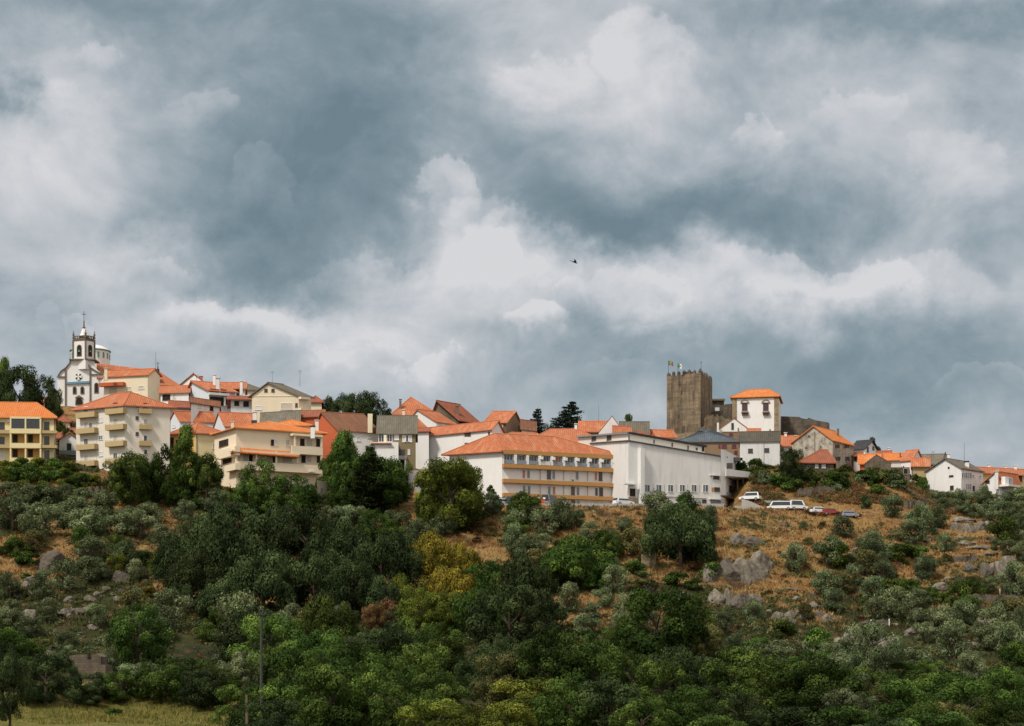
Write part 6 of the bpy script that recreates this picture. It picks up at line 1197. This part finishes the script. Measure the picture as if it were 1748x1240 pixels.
# bird: one continuous body with spread wings
c=at(981,448,190); m=MB(); R_=lambda v:Vector((v[0]*.86+v[2]*.3,v[1],v[2]*.8-v[0]*.34))
prof_=[(-.42,.0),(-.3,.035),(-.1,.07),(.08,.075),(.2,.05),(.27,.045),(.33,.0)]
ring=[[c+R_((x,r_*math.cos(6.2832*i/8),r_*math.sin(6.2832*i/8))) for i in range(8)] for x,r_ in prof_]
for A_r,B_r in zip(ring,ring[1:]):
    for i in range(8): m.poly([A_r[i],A_r[(i+1)%8],B_r[(i+1)%8],B_r[i]])
for sd in(-1,1):
    w_=[(.14,0),(.16,.25),(.06,.5),(-.14,.72),(-.1,.45),(-.08,.25),(-.1,0)]
    tp=[c+R_((x,sd*y*.9,.03+.28*y*(1 if y<.4 else .8))) for x,y in w_]; bt=[p-Vector((0,0,.02)) for p in tp]; m.prism(bt,tp)
tl=[c+R_(v) for v in((-.34,-.03,0),(-.34,.03,0),(-.56,.09,0),(-.52,0,0),(-.56,-.09,0))]; m.prism([p-Vector((0,0,.015)) for p in tl],tl)
tag(m.build('bird',M['bird'],None,c),'small black bird gliding against the bright cloud','bird')
KC['rock']='granite boulder'; CW['rock']='weathered'; CW['palerock']='pale'; CW['darkrock']='dark'
# ---- labels: each names the tree by look and by the landmark it stands next to
LM=[(45,745,'yellow apartment block'),(210,750,'beige apartment block'),(140,650,'white church'),(460,780,'cream terraced villa'),(680,760,'olive brown house'),(480,670,'wide cream gabled house'),(710,700,'steep orange hip roof'),(960,815,'banded white hotel'),(1150,810,'big white hall'),(1176,690,'castle keep'),(1300,775,'grey roofed white house'),(1425,775,'stained grey house'),(1630,820,'big white gabled house'),(1715,835,'white end house'),(1335,865,'parked white minibus'),(1240,1000,'cracked grey boulders'),(1690,960,'pair of rounded boulders'),(1480,1085,'flat pale rock shelf'),(95,930,'dark boulder of the left slope'),(446,1120,'tall dark pole'),(150,1140,'ruined stone hut'),(100,1225,'grassy meadow'),(1500,1050,'white marker posts'),(760,1240,'lower middle edge'),(1180,1240,'lower edge right of middle'),(1600,1230,'lower right corner'),(900,900,'dry bank under the hotel'),(1300,930,'dry bank under the minibus'),(560,980,'middle of the dark grove')]
recs=[]
for root,kind,mat,px,row,w in TREES+ROCKS:
    j=min(range(len(LM)),key=lambda i:math.hypot((px-LM[i][0]),(row-LM[i][1])*1.5)); lx,ly,ln=LM[j]; dx,dy=px-lx,row-ly
    if ln in('lower middle edge','lower edge right of middle','lower right corner','middle of the dark grove'): rel='near the'
    elif abs(dx)>abs(dy)*1.6: rel='right of the' if dx>0 else 'left of the'
    else: rel='below the' if dy>0 else 'above the'
    D=root.location.y; wm=w/F*D; sz=('small' if wm<(1.9 if kind in('bush','rock') else 4 if kind=='olive' else 7) else 'large' if wm>(3 if kind in('bush','rock') else 6 if kind=='olive' else 10) else 'medium')
    recs.append([root,f"{sz} {CW[mat]} {KC[kind]}",rel,ln,dx,dy,kind])
from collections import defaultdict
gp=defaultdict(list)
for r in recs: gp[(r[1],r[2],r[3])].append(r)
ORD=['nearest','second nearest','third nearest','fourth nearest','fifth nearest','sixth nearest','seventh nearest','eighth nearest','ninth nearest','tenth nearest','eleventh nearest','twelfth nearest']+[w+' nearest' for w in 'thirteenth fourteenth fifteenth sixteenth seventeenth eighteenth nineteenth twentieth twenty-first twenty-second twenty-third twenty-fourth twenty-fifth twenty-sixth twenty-seventh twenty-eighth twenty-ninth thirtieth'.split()]
for (a,rel,ln),L in gp.items():
    L.sort(key=lambda r:math.hypot(r[4],r[5]))
    for i,r in enumerate(L): r[0]['label']=f"{a} {rel} {ln}"+('' if len(L)==1 else f", {ORD[min(i,len(ORD)-1)]}")
print('TREES',len(TREES),'maxdup',max(len(v) for v in gp.values()))
